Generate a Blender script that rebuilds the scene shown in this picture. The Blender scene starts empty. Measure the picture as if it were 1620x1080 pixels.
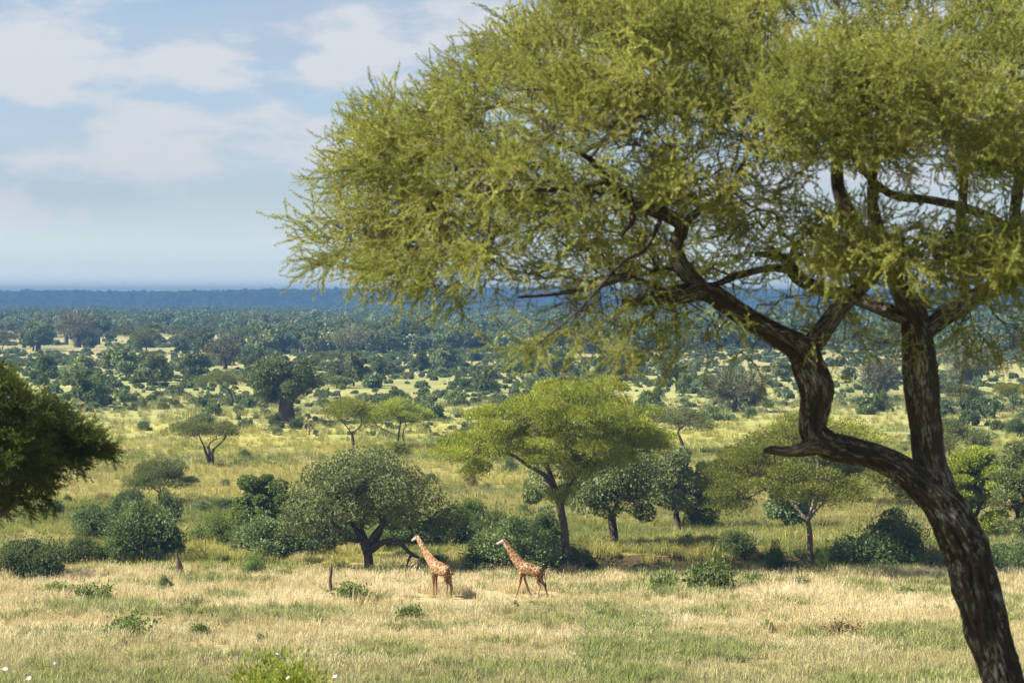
import bpy, math, random
import numpy as np
from mathutils import Vector, Euler, Matrix

S = bpy.context.scene
C = S.collection
PI = math.pi

# ------------------------------------------------------------------ camera
EYE = 22.0
FPX = 85 / 36 * 1620
TILT = math.atan((540 - 475) / FPX)
cd = bpy.data.cameras.new('camera')
cam = bpy.data.objects.new('camera', cd)
C.objects.link(cam)
cam.location = (0, 0, EYE)
cam.rotation_euler = (PI / 2 - TILT, 0, 0)
cd.lens = 85
cd.sensor_width = 36
cd.clip_start = 0.5
cd.clip_end = 30000
cd.dof.use_dof = True
cd.dof.focus_distance = 200
cd.dof.aperture_fstop = 3.8
S.camera = cam

# ------------------------------------------------------------------ light, sky, exposure
SUN = Vector((-0.72, -0.12, 0.68)).normalized()
sl = bpy.data.lights.new('sun', 'SUN')
sl.energy = 4.8
sl.angle = math.radians(0.5)
sl.color = (1.0, 0.93, 0.82)
sun = bpy.data.objects.new('sun', sl)
C.objects.link(sun)
sun.rotation_euler = SUN.to_track_quat('Z', 'Y').to_euler()
sun.location = (-60, 0, 90)

W = bpy.data.worlds.new('World')
S.world = W
W.use_nodes = True
wn, wl = W.node_tree.nodes, W.node_tree.links
wn.clear()


def world():
    out = wn.new('ShaderNodeOutputWorld')
    bg = wn.new('ShaderNodeBackground')
    bg.inputs['Strength'].default_value = 0.05
    sky = wn.new('ShaderNodeTexSky')
    sky.sky_type = 'NISHITA'
    sky.sun_disc = False
    sky.sun_elevation = math.asin(SUN.z)
    sky.sun_rotation = math.atan2(SUN.x, SUN.y)
    sky.altitude = 900
    sky.air_density = 1.0
    sky.dust_density = 0.4
    sky.ozone_density = 2.5
    tc = wn.new('ShaderNodeTexCoord')
    sx = wn.new('ShaderNodeSeparateXYZ')
    wl.new(tc.outputs['Generated'], sx.inputs[0])

    def M(op, a, b=None, c=None):
        n = wn.new('ShaderNodeMath')
        n.operation = op
        for i, v in enumerate((a, b, c)):
            if v is None:
                continue
            if isinstance(v, (int, float)):
                n.inputs[i].default_value = v
            else:
                wl.new(v, n.inputs[i])
        return n.outputs[0]

    def mr(v, a, b, c, d):
        n = wn.new('ShaderNodeMapRange')
        n.interpolation_type = 'SMOOTHSTEP'
        wl.new(v, n.inputs[0])
        for i, q in enumerate((a, b, c, d)):
            n.inputs[i + 1].default_value = q
        return n.outputs[0]

    def noise(sc, scale, det=6, rough=0.55):
        mp = wn.new('ShaderNodeMapping')
        mp.inputs['Scale'].default_value = sc
        wl.new(tc.outputs['Generated'], mp.inputs[0])
        n = wn.new('ShaderNodeTexNoise')
        n.inputs['Scale'].default_value = scale
        n.inputs['Detail'].default_value = det
        n.inputs['Roughness'].default_value = rough
        wl.new(mp.outputs[0], n.inputs['Vector'])
        return n.outputs[0]
    az = M('ARCTAN2', sx.outputs[0], sx.outputs[1])
    el = M('ARCSINE', sx.outputs[2])
    n1 = noise((1, 1, 2.6), 22, 7, 0.58)
    n2 = noise((1, 1, 3.4), 7, 4, 0.5)
    n3 = noise((1, 1, 6.0), 5, 3, 0.5)
    # cumulus banks: azimuth, elevation, half sizes (radians)
    total = None
    K = 1 / FPX
    for (px, py, rx, ry, s) in ((60, 95, 130, 58, 1.0), (300, 100, 90, 50, 0.8), (560, 95, 95, 55, 1.1), (350, 205, 125, 42, 0.8),
                                (240, 265, 150, 40, 0.65), (15, 325, 60, 38, 0.95), (780, 60, 120, 50, 1.0), (500, 230, 80, 40, 0.6),
                                (980, 130, 160, 60, 0.9), (1350, 90, 200, 60, 1.0), (1250, 300, 180, 50, 0.7),
                                (720, 330, 120, 50, 0.5), (-250, 120, 180, 60, 1.0), (1900, 160, 220, 70, 1.0), (-420, 280, 160, 40, .7)):
        a0, e0 = (px - 810) * K, (475 - py) * K
        dx = M('DIVIDE', M('SUBTRACT', az, a0), rx * 1.25 * K)
        dy = M('DIVIDE', M('SUBTRACT', el, e0), ry * 1.2 * K)
        r = M('SQRT', M('ADD', M('MULTIPLY', dx, dx), M('MULTIPLY', dy, dy)))
        f = M('MULTIPLY', M('MAXIMUM', M('SUBTRACT', 1.35, r), 0.0), s)
        total = f if total is None else M('MAXIMUM', total, f)
    # away from the banks in view the clouds go on as noise
    wide = M('MULTIPLY', mr(n2, 0.42, 0.66, 0, 1.0), mr(el, 0.10, 0.2, 0, 1))
    total = M('MAXIMUM', total, wide)
    d = M('ADD', total, M('MULTIPLY', M('SUBTRACT', n1, 0.5), 4.2))
    cover = mr(d, 0.08, 1.0, 0, 0.95)
    veil = M('MULTIPLY', mr(n3, 0.3, 0.65, 0.1, 0.7), mr(el, 0.0, 0.06, 0.7, 1))
    # grey undersides of a high layer
    grey = M('MULTIPLY', mr(n2, 0.40, 0.60, 0, 1), mr(el, 0.075, 0.125, 0.05, 0.75))

    def mix(f, a, b):
        n = wn.new('ShaderNodeMix')
        n.data_type = 'RGBA'
        wl.new(f, n.inputs[0])
        for i, v in ((6, a), (7, b)):
            if isinstance(v, tuple):
                n.inputs[i].default_value = (*v, 1)
            else:
                wl.new(v, n.inputs[i])
        return n.outputs[2]
    blue = wn.new('ShaderNodeMix')
    blue.data_type = 'RGBA'
    blue.blend_type = 'MULTIPLY'
    blue.inputs[0].default_value = 1
    wl.new(sky.outputs[0], blue.inputs[6])
    blue.inputs[7].default_value = SKYTINT
    c1 = mix(veil, blue.outputs[2], (3.1, 3.65, 4.2))
    c2 = mix(grey, c1, (2.7, 3.3, 4.25))
    c3 = mix(cover, c2, (4.4, 4.52, 4.68))
    c3 = mix(mr(el, 0.0, 0.045, 1.0, 0.0), c3, (7.0, 7.7, 7.4))
    c3 = mix(mr(el, 0.0, 0.016, 1.0, 0.0), c3, (12.6, 13.4, 12.0))
    wl.new(c3, bg.inputs['Color'])
    wl.new(bg.outputs[0], out.inputs[0])


SKYTINT = (0.80, 0.765, 0.78, 1)
world()
S.view_settings.view_transform = 'Standard'
S.view_settings.look = 'None'
S.view_settings.gamma = 1
S.view_settings.use_curve_mapping = False
S.view_settings.exposure = 1.8
S.render.engine = 'CYCLES'
cy = S.cycles
cy.max_bounces = 6
cy.diffuse_bounces = 3
cy.glossy_bounces = 1
cy.transmission_bounces = 3
cy.volume_bounces = 0
cy.transparent_max_bounces = 8
cy.use_denoising = True
cy.denoiser = 'OPENIMAGEDENOISE'
cy.denoising_input_passes = 'RGB_ALBEDO_NORMAL'
cy.denoising_prefilter = 'ACCURATE'
cy.use_adaptive_sampling = True
cy.adaptive_threshold = 0.02
cy.caustics_reflective = False
cy.caustics_refractive = False
cy.sample_clamp_indirect = 4
HAZE = 0.00026

# ------------------------------------------------------------------ helpers
Rcam = cam.rotation_euler.to_matrix()


def P(px, py, Y):
    """world point seen at photo pixel px,py lying at forward distance Y"""
    v = Rcam @ Vector(((px - 810) / FPX, -(py - 540) / FPX, -1))
    t = Y / v.y
    return np.array((v.x * t, Y, EYE + v.z * t))


def DIST(py):
    return EYE * FPX / (py - 475)


def G(px, py):
    """ground point on the plain under photo pixel"""
    Y = DIST(py)
    for _ in range(3):
        p = P(px, py, Y)
        z = float(hz(np.array([p[0]]), np.array([Y]))[0])
        Y = (EYE - z) * FPX / (py - 475)
    p = P(px, py, Y)
    return np.array((p[0], Y, float(hz(np.array([p[0]]), np.array([Y]))[0])))


def hsh(a, b, c):
    n = (a * 374761393 + b * 668265263 + c * 1274126177) & 0x7fffffff
    n = ((n ^ (n >> 13)) * 1103515245) & 0x7fffffff
    n = (n ^ (n >> 16)) & 0xffff
    return n / 65535.0


def vnoise(x, y, z):
    xi, yi, zi = np.floor(x).astype(np.int64), np.floor(y).astype(np.int64), np.floor(z).astype(np.int64)
    fx, fy, fz = x - xi, y - yi, z - zi
    fx, fy, fz = fx * fx * (3 - 2 * fx), fy * fy * (3 - 2 * fy), fz * fz * (3 - 2 * fz)
    r = 0
    for dx in (0, 1):
        for dy in (0, 1):
            for dz in (0, 1):
                w = (fx if dx else 1 - fx) * (fy if dy else 1 - fy) * (fz if dz else 1 - fz)
                r = r + w * hsh(xi + dx, yi + dy, zi + dz)
    return r


def fbm(x, y, z=None, o=4):
    if z is None:
        z = np.zeros_like(x) + 0.37
    s, a, t = 0, 1.0, 0
    for k in range(o):
        s = s + a * vnoise(x * 2 ** k + 7.3 * k, y * 2 ** k + 3.1 * k, z * 2 ** k)
        t += a
        a *= 0.5
    return s / t


def sstep(x, a, b):
    t = np.clip((x - a) / (b - a), 0, 1)
    return t * t * (3 - 2 * t)


def hz(x, y):
    """terrain height: hillside under the camera, plain, gully, ridge on the horizon"""
    x = np.asarray(x, float)
    y = np.asarray(y, float)
    hill = np.interp(y, (-80, 0, 20, 36, 60, 90, 112, 130), (22.5, 20.2, 17.2, 15.4, 10.3, 4.0, 0.9, 0))
    plain = sstep(y, 112, 140)
    und = (fbm(x / 14, y / 14, o=3) - 0.5) * 0.5 * plain + (fbm(x / 90, y / 90, o=3) - 0.5) * np.interp(y, (130, 260, 700, 3000), (0.15, 0.5, 2.2, 5))
    # gully
    xl = sstep(x, -4, 3)
    yc = 201.5 + 1.2 * np.sin(x / 9.0) + 0.8 * np.sin(x / 3.7 + 1)
    near = sstep(y, yc - 5, yc - 2)
    far = 1 - sstep(y, yc + 1.2, yc + 1.9 + 0.5 * fbm(x / 2, y / 2))
    gl = -near * far * (0.55 + 0.75 * xl)
    rise = 0.5 * sstep(y, yc + 1.2, yc + 2.6) * (1 - sstep(y, yc + 4, yc + 30)) * (0.3 + 0.7 * xl)
    base = 5500 + (fbm(x / 500, x * 0 + 3, o=3) - 0.5) * 500
    ridge = sstep(y, base - 100, base + 450) * (31 + 9 * sstep(x, -900, -200) - 4 * sstep(x, -200, 900) + (fbm(x / 160, y / 160, o=3) - .5) * 8)
    return hill + und + gl + rise + ridge


def link(o, parent=None):
    C.objects.link(o)
    if parent is not None:
        o.parent = parent
    return o


def mk(name, V, Q=None, T=None, mats=(), midx=None, uv=None, smooth=False, parent=None, link_it=True):
    V = np.asarray(V, np.float32).reshape(-1, 3)
    me = bpy.data.meshes.new(name)
    me.vertices.add(len(V))
    me.vertices.foreach_set('co', V.ravel())
    Q = np.zeros((0, 4), np.int32) if Q is None else np.asarray(Q, np.int32).reshape(-1, 4)
    T = np.zeros((0, 3), np.int32) if T is None else np.asarray(T, np.int32).reshape(-1, 3)
    loops = np.concatenate([Q.ravel(), T.ravel()])
    me.loops.add(len(loops))
    me.loops.foreach_set('vertex_index', loops)
    n = len(Q) + len(T)
    me.polygons.add(n)
    starts = np.concatenate([np.arange(len(Q)) * 4, len(Q) * 4 + np.arange(len(T)) * 3]).astype(np.int32)
    me.polygons.foreach_set('loop_start', starts)
    if smooth:
        me.polygons.foreach_set('use_smooth', np.ones(n, bool))
    for m in mats:
        me.materials.append(m)
    if midx is not None:
        me.polygons.foreach_set('material_index', np.asarray(midx, np.int32))
    if uv is not None:
        l = me.uv_layers.new(name='UVMap')
        l.data.foreach_set('uv', np.asarray(uv, np.float32)[loops].ravel())
    me.update(calc_edges=True)
    o = bpy.data.objects.new(name, me)
    if link_it:
        link(o, parent)
    return o


class Geo:
    """collects quads and triangles with material slots"""

    def __init__(s):
        s.V, s.Q, s.T, s.mq, s.mt, s.UV, s.n = [], [], [], [], [], [], 0

    def add(s, V, Q=None, T=None, m=0, uv=None):
        V = np.asarray(V, float).reshape(-1, 3)
        if Q is not None and len(Q):
            Q = np.asarray(Q).reshape(-1, 4)
            s.Q.append(Q + s.n)
            s.mq.append(np.full(len(Q), m))
        if T is not None and len(T):
            T = np.asarray(T).reshape(-1, 3)
            s.T.append(T + s.n)
            s.mt.append(np.full(len(T), m))
        s.V.append(V)
        s.UV.append(np.zeros((len(V), 2)) if uv is None else uv)
        s.n += len(V)

    def build(s, name, mats, parent=None, smooth=False, link_it=True):
        V = np.concatenate(s.V) if s.V else np.zeros((0, 3))
        Q = np.concatenate(s.Q) if s.Q else None
        T = np.concatenate(s.T) if s.T else None
        mi = np.concatenate(s.mq + s.mt) if (s.mq or s.mt) else None
        return mk(name, V, Q, T, mats, mi, np.concatenate(s.UV), smooth, parent, link_it)


def frames(pts):
    pts = np.asarray(pts, float)
    t = np.gradient(pts, axis=0)
    t /= np.linalg.norm(t, axis=1)[:, None] + 1e-9
    ref = np.array((0.31, 0.9, 0.2))
    u = np.cross(t, ref)
    u /= np.linalg.norm(u, axis=1)[:, None] + 1e-9
    v = np.cross(t, u)
    return t, u, v


def tube(g, pts, rad, sides=6, m=0, cap=True, bark=0.0, seed=0):
    pts = np.asarray(pts, float)
    rad = np.asarray(rad, float)
    t, u, v = frames(pts)
    L = np.concatenate([[0], np.cumsum(np.linalg.norm(np.diff(pts, axis=0), axis=1))])
    a = np.arange(sides) / sides * 2 * PI
    ca, sa = np.cos(a), np.sin(a)
    R = rad[:, None] * np.ones(sides)[None]
    if bark > 0:
        LL = np.repeat(L[:, None], sides, 1)
        X = ca[None] * 4.2 + 0 * LL
        Yy = sa[None] * 4.2 + 0 * LL
        k = 1 / max(float(rad.max()), 0.03)
        lump = fbm(X * 0.5 + seed, Yy * 0.5, LL * 2.2, 3) - 0.5
        fis = np.abs(fbm(X * 1.8 + seed, Yy * 1.8 + 5, LL * 1.5 + 9, 3) - 0.5) * 2
        fis = 1 - np.clip(fis * 5, 0, 1)
        R = R * (1 + bark * (0.6 * lump - 0.30 * fis - 0.16 * np.clip(fbm(X * 5 + seed, Yy * 5, LL * 4, 2) * 2 - 0.9, 0, 1)))
    V = pts[:, None] + R[..., None] * (ca[None, :, None] * u[:, None] + sa[None, :, None] * v[:, None])
    n = len(pts)
    i = np.arange(n - 1)[:, None] * sides
    j = np.arange(sides)[None]
    j2 = (j + 1) % sides
    Q = np.stack([i + j, i + j2, i + sides + j2, i + sides + j], -1).reshape(-1, 4)
    uv = np.stack([np.repeat((a / 2 / PI)[None], n, 0), np.repeat(L[:, None], sides, 1)], -1).reshape(-1, 2)
    V = V.reshape(-1, 3)
    T = None
    if cap:
        V = np.concatenate([V, pts[-1:] + t[-1:] * rad[-1] * 0.5, pts[:1]])
        uv = np.concatenate([uv, uv[-1:], uv[:1]])
        k = n * sides
        b = (n - 1) * sides
        T = [(b + q, b + (q + 1) % sides, k) for q in range(sides)] + [((q + 1) % sides, q, k + 1) for q in range(sides)]
    g.add(V, Q, T, m, uv)


def spline(ctrl, step):
    """Catmull-Rom through rows of ctrl (any number of columns), spaced about step"""
    c = np.asarray(ctrl, float)
    c = np.concatenate([2 * c[:1] - c[1:2], c, 2 * c[-1:] - c[-2:-1]])
    out = []
    for i in range(1, len(c) - 2):
        n = max(2, int(np.linalg.norm(c[i + 1][:3] - c[i][:3]) / step))
        t = (np.arange(n) / n)[:, None]
        p0, p1, p2, p3 = c[i - 1], c[i], c[i + 1], c[i + 2]
        out.append(0.5 * (2 * p1 + (p2 - p0) * t + (2 * p0 - 5 * p1 + 4 * p2 - p3) * t ** 2 + (3 * p1 - p0 - 3 * p2 + p3) * t ** 3))
    out.append(c[-2:-1])
    return np.concatenate(out)


def unit(a):
    a = np.asarray(a, float)
    return a / (np.linalg.norm(a, axis=-1, keepdims=True) + 1e-9)


def leaves(g, rng, pos, d, L, W, m=0, up=0.0):
    """one diamond per position: pos Nx3 base, d Nx3 direction"""
    n = len(pos)
    if n == 0:
        return
    d = unit(d)
    s = unit(np.cross(d, unit(rng.normal(size=(n, 3)) + np.array((0, 0, up)))))
    L = (np.ones(n) * L)[:, None] * rng.uniform(0.7, 1.3, (n, 1))
    W = (np.ones(n) * W)[:, None] * rng.uniform(0.7, 1.3, (n, 1))
    nn = np.cross(d, s)
    a = pos
    b = pos + d * L * 0.45 + s * W * 0.5 + nn * W * 0.12
    c = pos + d * L
    e = pos + d * L * 0.45 - s * W * 0.5 + nn * W * 0.12
    V = np.stack([a, b, c, e], 1).reshape(-1, 3)
    g.add(V, np.arange(n * 4).reshape(-1, 4), m=m)


def grow(rng, nodes, par, att, penalty=0.25, seg=None, wob=0.12, sag=0.0):
    """attach attractors to a skeleton, nearest first; returns nodes, parents"""
    nodes = [np.asarray(p, float) for p in nodes]
    par = list(par)
    plen = [0.0] * len(nodes)
    for i, p in enumerate(par):
        if p >= 0:
            plen[i] = 0
    N0 = len(nodes)
    att = np.asarray(att, float)
    sk = np.array(nodes)
    dmin = np.array([np.min(np.linalg.norm(sk - a, axis=1)) for a in att])
    order = np.argsort(dmin)
    cap = N0 + len(att) * 6
    buf = np.zeros((cap, 3))
    pl = np.zeros(cap)
    buf[:N0] = sk
    cnt = N0
    for k in order:
        a = att[k]
        d = np.linalg.norm(buf[:cnt] - a, axis=1)
        j = int(np.argmin(d + penalty * pl[:cnt]))
        L = d[j]
        nseg = 1 if seg is None else int(min(5, max(1, round(L / seg))))
        prev, pp = j, buf[j].copy()
        off = rng.normal(size=3) * L * wob
        for q in range(1, nseg + 1):
            t = q / nseg
            p = pp + (a - pp) * t + off * math.sin(PI * t) + rng.normal(size=3) * (0.03 * L / nseg if q < nseg else 0)
            p[2] += sag * L * math.sin(PI * t)
            if cnt >= cap:
                break
            buf[cnt] = p
            pl[cnt] = pl[prev] + L / nseg
            par.append(prev)
            prev = cnt
            cnt += 1
    return buf[:cnt], par


def limbs(g, nodes, par, n0, rtip, power=0.45, rmax=9, sides=5, m=0, forced=None):
    """tubes for all branches after the first n0 skeleton nodes"""
    n = len(nodes)
    w = np.zeros(n)
    ch = [[] for _ in range(n)]
    for i in range(n0, n):
        ch[par[i]].append(i)
    for i in range(n - 1, n0 - 1, -1):
        if not ch[i]:
            w[i] = 1
        w[par[i]] += max(w[i], 1) if par[i] >= n0 else 0
        if w[i] == 0:
            w[i] = 1
    r = np.minimum(rtip * w ** power, rmax)
    done = np.zeros(n, bool)
    for i in range(n0, n):
        if done[i]:
            continue
        p = par[i]
        pts = [nodes[p]]
        rr = [r[i]]
        k = i
        while True:
            pts.append(nodes[k])
            rr.append(r[k])
            done[k] = True
            nx = [c for c in ch[k] if not done[c]]
            if not nx:
                break
            k = max(nx, key=lambda c: w[c])
        rr[-1] *= 0.55
        if len(pts) == 2:
            mid = (np.asarray(pts[0]) + pts[1]) / 2
            pts = [pts[0], mid, pts[1]]
            rr = [rr[0], (rr[0] + rr[1]) / 2, rr[1]]
        s = sides if rr[0] > rtip * 2 else max(3, sides - 2)
        tube(g, pts, rr, s, m, cap=False)
    return w


def tag(o, label=None, cat=None, group=None, kind=None):
    if label is not None:
        o['label'] = label
    if cat:
        o['category'] = cat
    if group:
        o['group'] = group
    if kind:
        o['kind'] = kind
    return o


def root(name, label, cat, loc=(0, 0, 0), rz=0, group=None):
    o = bpy.data.objects.new(name, None)
    o.empty_display_size = 0.3
    C.objects.link(o)
    o.location = [float(v) for v in loc]
    o.rotation_euler = (0, 0, rz)
    return tag(o, label, cat, group)


def copy_thing(src, loc, rz, sc, label, group, cat=None):
    c = src.copy()
    C.objects.link(c)
    c.location = [float(v) for v in loc]
    c.rotation_euler = (0, 0, rz)
    c.scale = (sc, sc, sc) if isinstance(sc, (int, float)) else sc
    c['label'] = label
    c['group'] = group
    if cat:
        c['category'] = cat
    for ch in src.children:
        k = ch.copy()
        C.objects.link(k)
        k.parent = c
        for s2 in ch.children:
            q = s2.copy()
            C.objects.link(q)
            q.parent = k
    return c


LATER = []
ORD = ('leftmost', 'second from left', 'third from left', 'fourth from left', 'fifth from left', 'sixth from left', 'seventh from left', 'eighth from left', 'ninth from left', 'tenth from left',
       'eleventh from left', 'twelfth from left', 'thirteenth from left', 'fourteenth from left', 'fifteenth from left')
PLAIN_ZONES = ((205, 'above the dark left tree'), (395, 'left of the big baobab'), (545, 'around the big baobab'), (720, 'over the adjoining acacias'), (1070, 'over the bright acacia'),
               (1270, 'left of the twisted near trunk'), (1430, 'between the two near trunks'), (9999, 'right of the straight near trunk'))
NEAR_ZONES = ((275, 'left of the dark stump'), (520, 'between the two stumps'), (735, 'near the standing giraffe'), (900, 'near the walking giraffe'), (1110, 'left of the ragged wide shrub'),
              (1290, 'right of the ragged wide shrub'), (1500, 'left of the leaning trunk'), (9999, 'right of the leaning trunk'))


def later(o, kind, plural, px, py, zones, rows):
    z = next(t for lim, t in zones if px < lim)
    rw = next(t for lim, t in rows if py < lim)
    LATER.append((o, kind, plural, z, rw, px))


def label_all():
    cells = {}
    for q in LATER:
        cells.setdefault((q[2], q[3], q[4]), []).append(q)
    for (plural, z, rw), v in cells.items():
        v.sort(key=lambda q: q[5])
        for i, q in enumerate(v):
            if len(v) == 1:
                q[0]['label'] = f'{rw} {q[1]} {z}'
            else:
                w = 'rightmost' if i == len(v) - 1 else ORD[min(i, 14)]
                q[0]['label'] = f'{w} of the {rw} {plural} {z}'


# ------------------------------------------------------------------ materials
def nodes_of(name):
    m = bpy.data.materials.new(name)
    m.use_nodes = True
    nt = m.node_tree
    nt.nodes.clear()
    return m, nt.nodes, nt.links


def mixc(n, l, f, a, b, blend='MIX'):
    x = n.new('ShaderNodeMix')
    x.data_type = 'RGBA'
    x.blend_type = blend
    for i, v in ((0, f), (6, a), (7, b)):
        if isinstance(v, tuple):
            x.inputs[i].default_value = (*v[:3], 1)
        elif isinstance(v, (int, float)):
            x.inputs[i].default_value = v
        else:
            l.new(v, x.inputs[i])
    return x.outputs[2]


def mrange(n, l, v, a, b, c=0.0, d=1.0, smooth=True):
    x = n.new('ShaderNodeMapRange')
    x.interpolation_type = 'SMOOTHSTEP' if smooth else 'LINEAR'
    l.new(v, x.inputs[0])
    for i, q in enumerate((a, b, c, d)):
        x.inputs[i + 1].default_value = q
    return x.outputs[0]


def noise(n, l, scale, det=3, rough=0.5, vec=None, stretch=None):
    x = n.new('ShaderNodeTexNoise')
    x.inputs['Scale'].default_value = scale
    x.inputs['Detail'].default_value = det
    x.inputs['Roughness'].default_value = rough
    if stretch is not None:
        mp = n.new('ShaderNodeMapping')
        mp.inputs['Scale'].default_value = stretch
        l.new(vec, mp.inputs[0])
        vec = mp.outputs[0]
    if vec is not None:
        l.new(vec, x.inputs['Vector'])
    return x.outputs[0]


def leaf_mat(name, a, b, trans=0.35, patch=0.35, dead=None):
    """a, b: two leaf colours; mixed per leaf, per plant and in drifts through the crown"""
    m, n, l = nodes_of(name)
    out = n.new('ShaderNodeOutputMaterial')
    geo = n.new('ShaderNodeNewGeometry')
    oi = n.new('ShaderNodeObjectInfo')
    ns = noise(n, l, patch, 2, 0.5, geo.outputs['Position'])
    isl = geo.outputs['Random Per Island']
    mm = n.new('ShaderNodeMath')
    mm.operation = 'MULTIPLY_ADD'
    l.new(isl, mm.inputs[0])
    mm.inputs[1].default_value = 0.45
    l.new(mrange(n, l, ns, 0.35, 0.65, 0, 0.55), mm.inputs[2])
    col = mixc(n, l, mm.outputs[0], a, b)
    br = n.new('ShaderNodeMapRange')
    l.new(oi.outputs['Random'], br.inputs[0])
    br.inputs[3].default_value = 0.72
    br.inputs[4].default_value = 1.28
    hs = n.new('ShaderNodeHueSaturation')
    l.new(br.outputs[0], hs.inputs['Value'])
    hr = n.new('ShaderNodeMath')
    hr.operation = 'MULTIPLY_ADD'
    l.new(oi.outputs['Random'], hr.inputs[0])
    hr.inputs[1].default_value = 0.03
    hr.inputs[2].default_value = 0.485
    l.new(hr.outputs[0], hs.inputs['Hue'])
    l.new(col, hs.inputs['Color'])
    col = hs.outputs[0]
    if dead:
        c2 = n.new('ShaderNodeMath')
        c2.operation = 'GREATER_THAN'
        l.new(isl, c2.inputs[0])
        c2.inputs[1].default_value = 1 - dead
        col = mixc(n, l, c2.outputs[0], col, (0.16, 0.11, 0.05))
    d = n.new('ShaderNodeBsdfDiffuse')
    t = n.new('ShaderNodeBsdfTranslucent')
    gl = n.new('ShaderNodeBsdfGlossy')
    gl.inputs['Roughness'].default_value = 0.5
    gl.inputs['Color'].default_value = (0.5, 0.55, 0.5, 1)
    l.new(col, d.inputs[0])
    tcol = mixc(n, l, 0.65, col, (0.28, 0.34, 0.04), 'MIX')
    tcol = mixc(n, l, 0.5, col, tcol)
    l.new(tcol, t.inputs[0])
    mx = n.new('ShaderNodeMixShader')
    mx.inputs[0].default_value = trans
    l.new(d.outputs[0], mx.inputs[1])
    l.new(t.outputs[0], mx.inputs[2])
    m2 = n.new('ShaderNodeMixShader')
    m2.inputs[0].default_value = 0.02
    l.new(mx.outputs[0], m2.inputs[1])
    l.new(gl.outputs[0], m2.inputs[2])
    l.new(m2.outputs[0], out.inputs[0])
    return m


def bark_mat(name, dark, pale, scale=6, amt=0.5, bump=0.02, uvs=False):
    m, n, l = nodes_of(name)
    out = n.new('ShaderNodeOutputMaterial')
    b = n.new('ShaderNodeBsdfPrincipled')
    b.inputs['Roughness'].default_value = 0.9
    b.inputs['Specular IOR Level'].default_value = 0.15
    geo = n.new('ShaderNodeNewGeometry')
    if uvs:
        tc = n.new('ShaderNodeTexCoord')
        # wrap the angle so the bark has no seam
        sp = n.new('ShaderNodeSeparateXYZ')
        l.new(tc.outputs['UV'], sp.inputs[0])
        cs = []
        for op in ('COSINE', 'SINE'):
            k = n.new('ShaderNodeMath')
            k.operation = 'MULTIPLY'
            k.inputs[1].default_value = 2 * PI
            l.new(sp.outputs[0], k.inputs[0])
            q = n.new('ShaderNodeMath')
            q.operation = op
            l.new(k.outputs[0], q.inputs[0])
            cs.append(q.outputs[0])
        cb = n.new('ShaderNodeCombineXYZ')
        l.new(cs[0], cb.inputs[0])
        l.new(cs[1], cb.inputs[1])
        l.new(sp.outputs[1], cb.inputs[2])
        vec = cb.outputs[0]
        n1 = noise(n, l, scale, 8, 0.72, vec, (1.0, 1.0, 1.1))
        n2 = noise(n, l, scale * 0.25, 4, 0.6, vec, (1, 1, 1.6))
        n3 = noise(n, l, scale * 3.2, 4, 0.7, vec, (1, 1, 0.7))
    else:
        vec = geo.outputs['Position']
        n1 = noise(n, l, scale, 4, 0.6, vec, (1, 1, 0.35))
        n2 = noise(n, l, scale * 0.4, 3, 0.5, vec)
        n3 = n1
    if uvs:
        hm = n.new('ShaderNodeMath')
        hm.operation = 'MULTIPLY_ADD'
        l.new(n3, hm.inputs[0])
        hm.inputs[1].default_value = 0.75
        hs = n.new('ShaderNodeMath')
        hs.operation = 'MULTIPLY'
        l.new(n1, hs.inputs[0])
        hs.inputs[1].default_value = 0.6
        l.new(hs.outputs[0], hm.inputs[2])
        f = mrange(n, l, hm.outputs[0], 0.655, 0.76, 0, amt)
    else:
        f = mrange(n, l, n1, 0.50, 0.60, 0, amt)
    f2 = mrange(n, l, n2, 0.44, 0.60, 0.08, 1)
    mu = n.new('ShaderNodeMath')
    mu.operation = 'MULTIPLY'
    l.new(f, mu.inputs[0])
    l.new(f2, mu.inputs[1])
    col = mixc(n, l, mu.outputs[0], dark, pale)
    col = mixc(n, l, mrange(n, l, n3, 0.35, 0.65, 0, 0.6), col, tuple(c * 0.45 for c in dark))
    l.new(col, b.inputs['Base Color'])
    bp = n.new('ShaderNodeBump')
    bp.inputs['Strength'].default_value = 0.8
    bp.inputs['Distance'].default_value = bump
    l.new(n1, bp.inputs['Height'])
    l.new(bp.outputs[0], b.inputs['Normal'])
    l.new(b.outputs[0], out.inputs[0])
    return m


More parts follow.
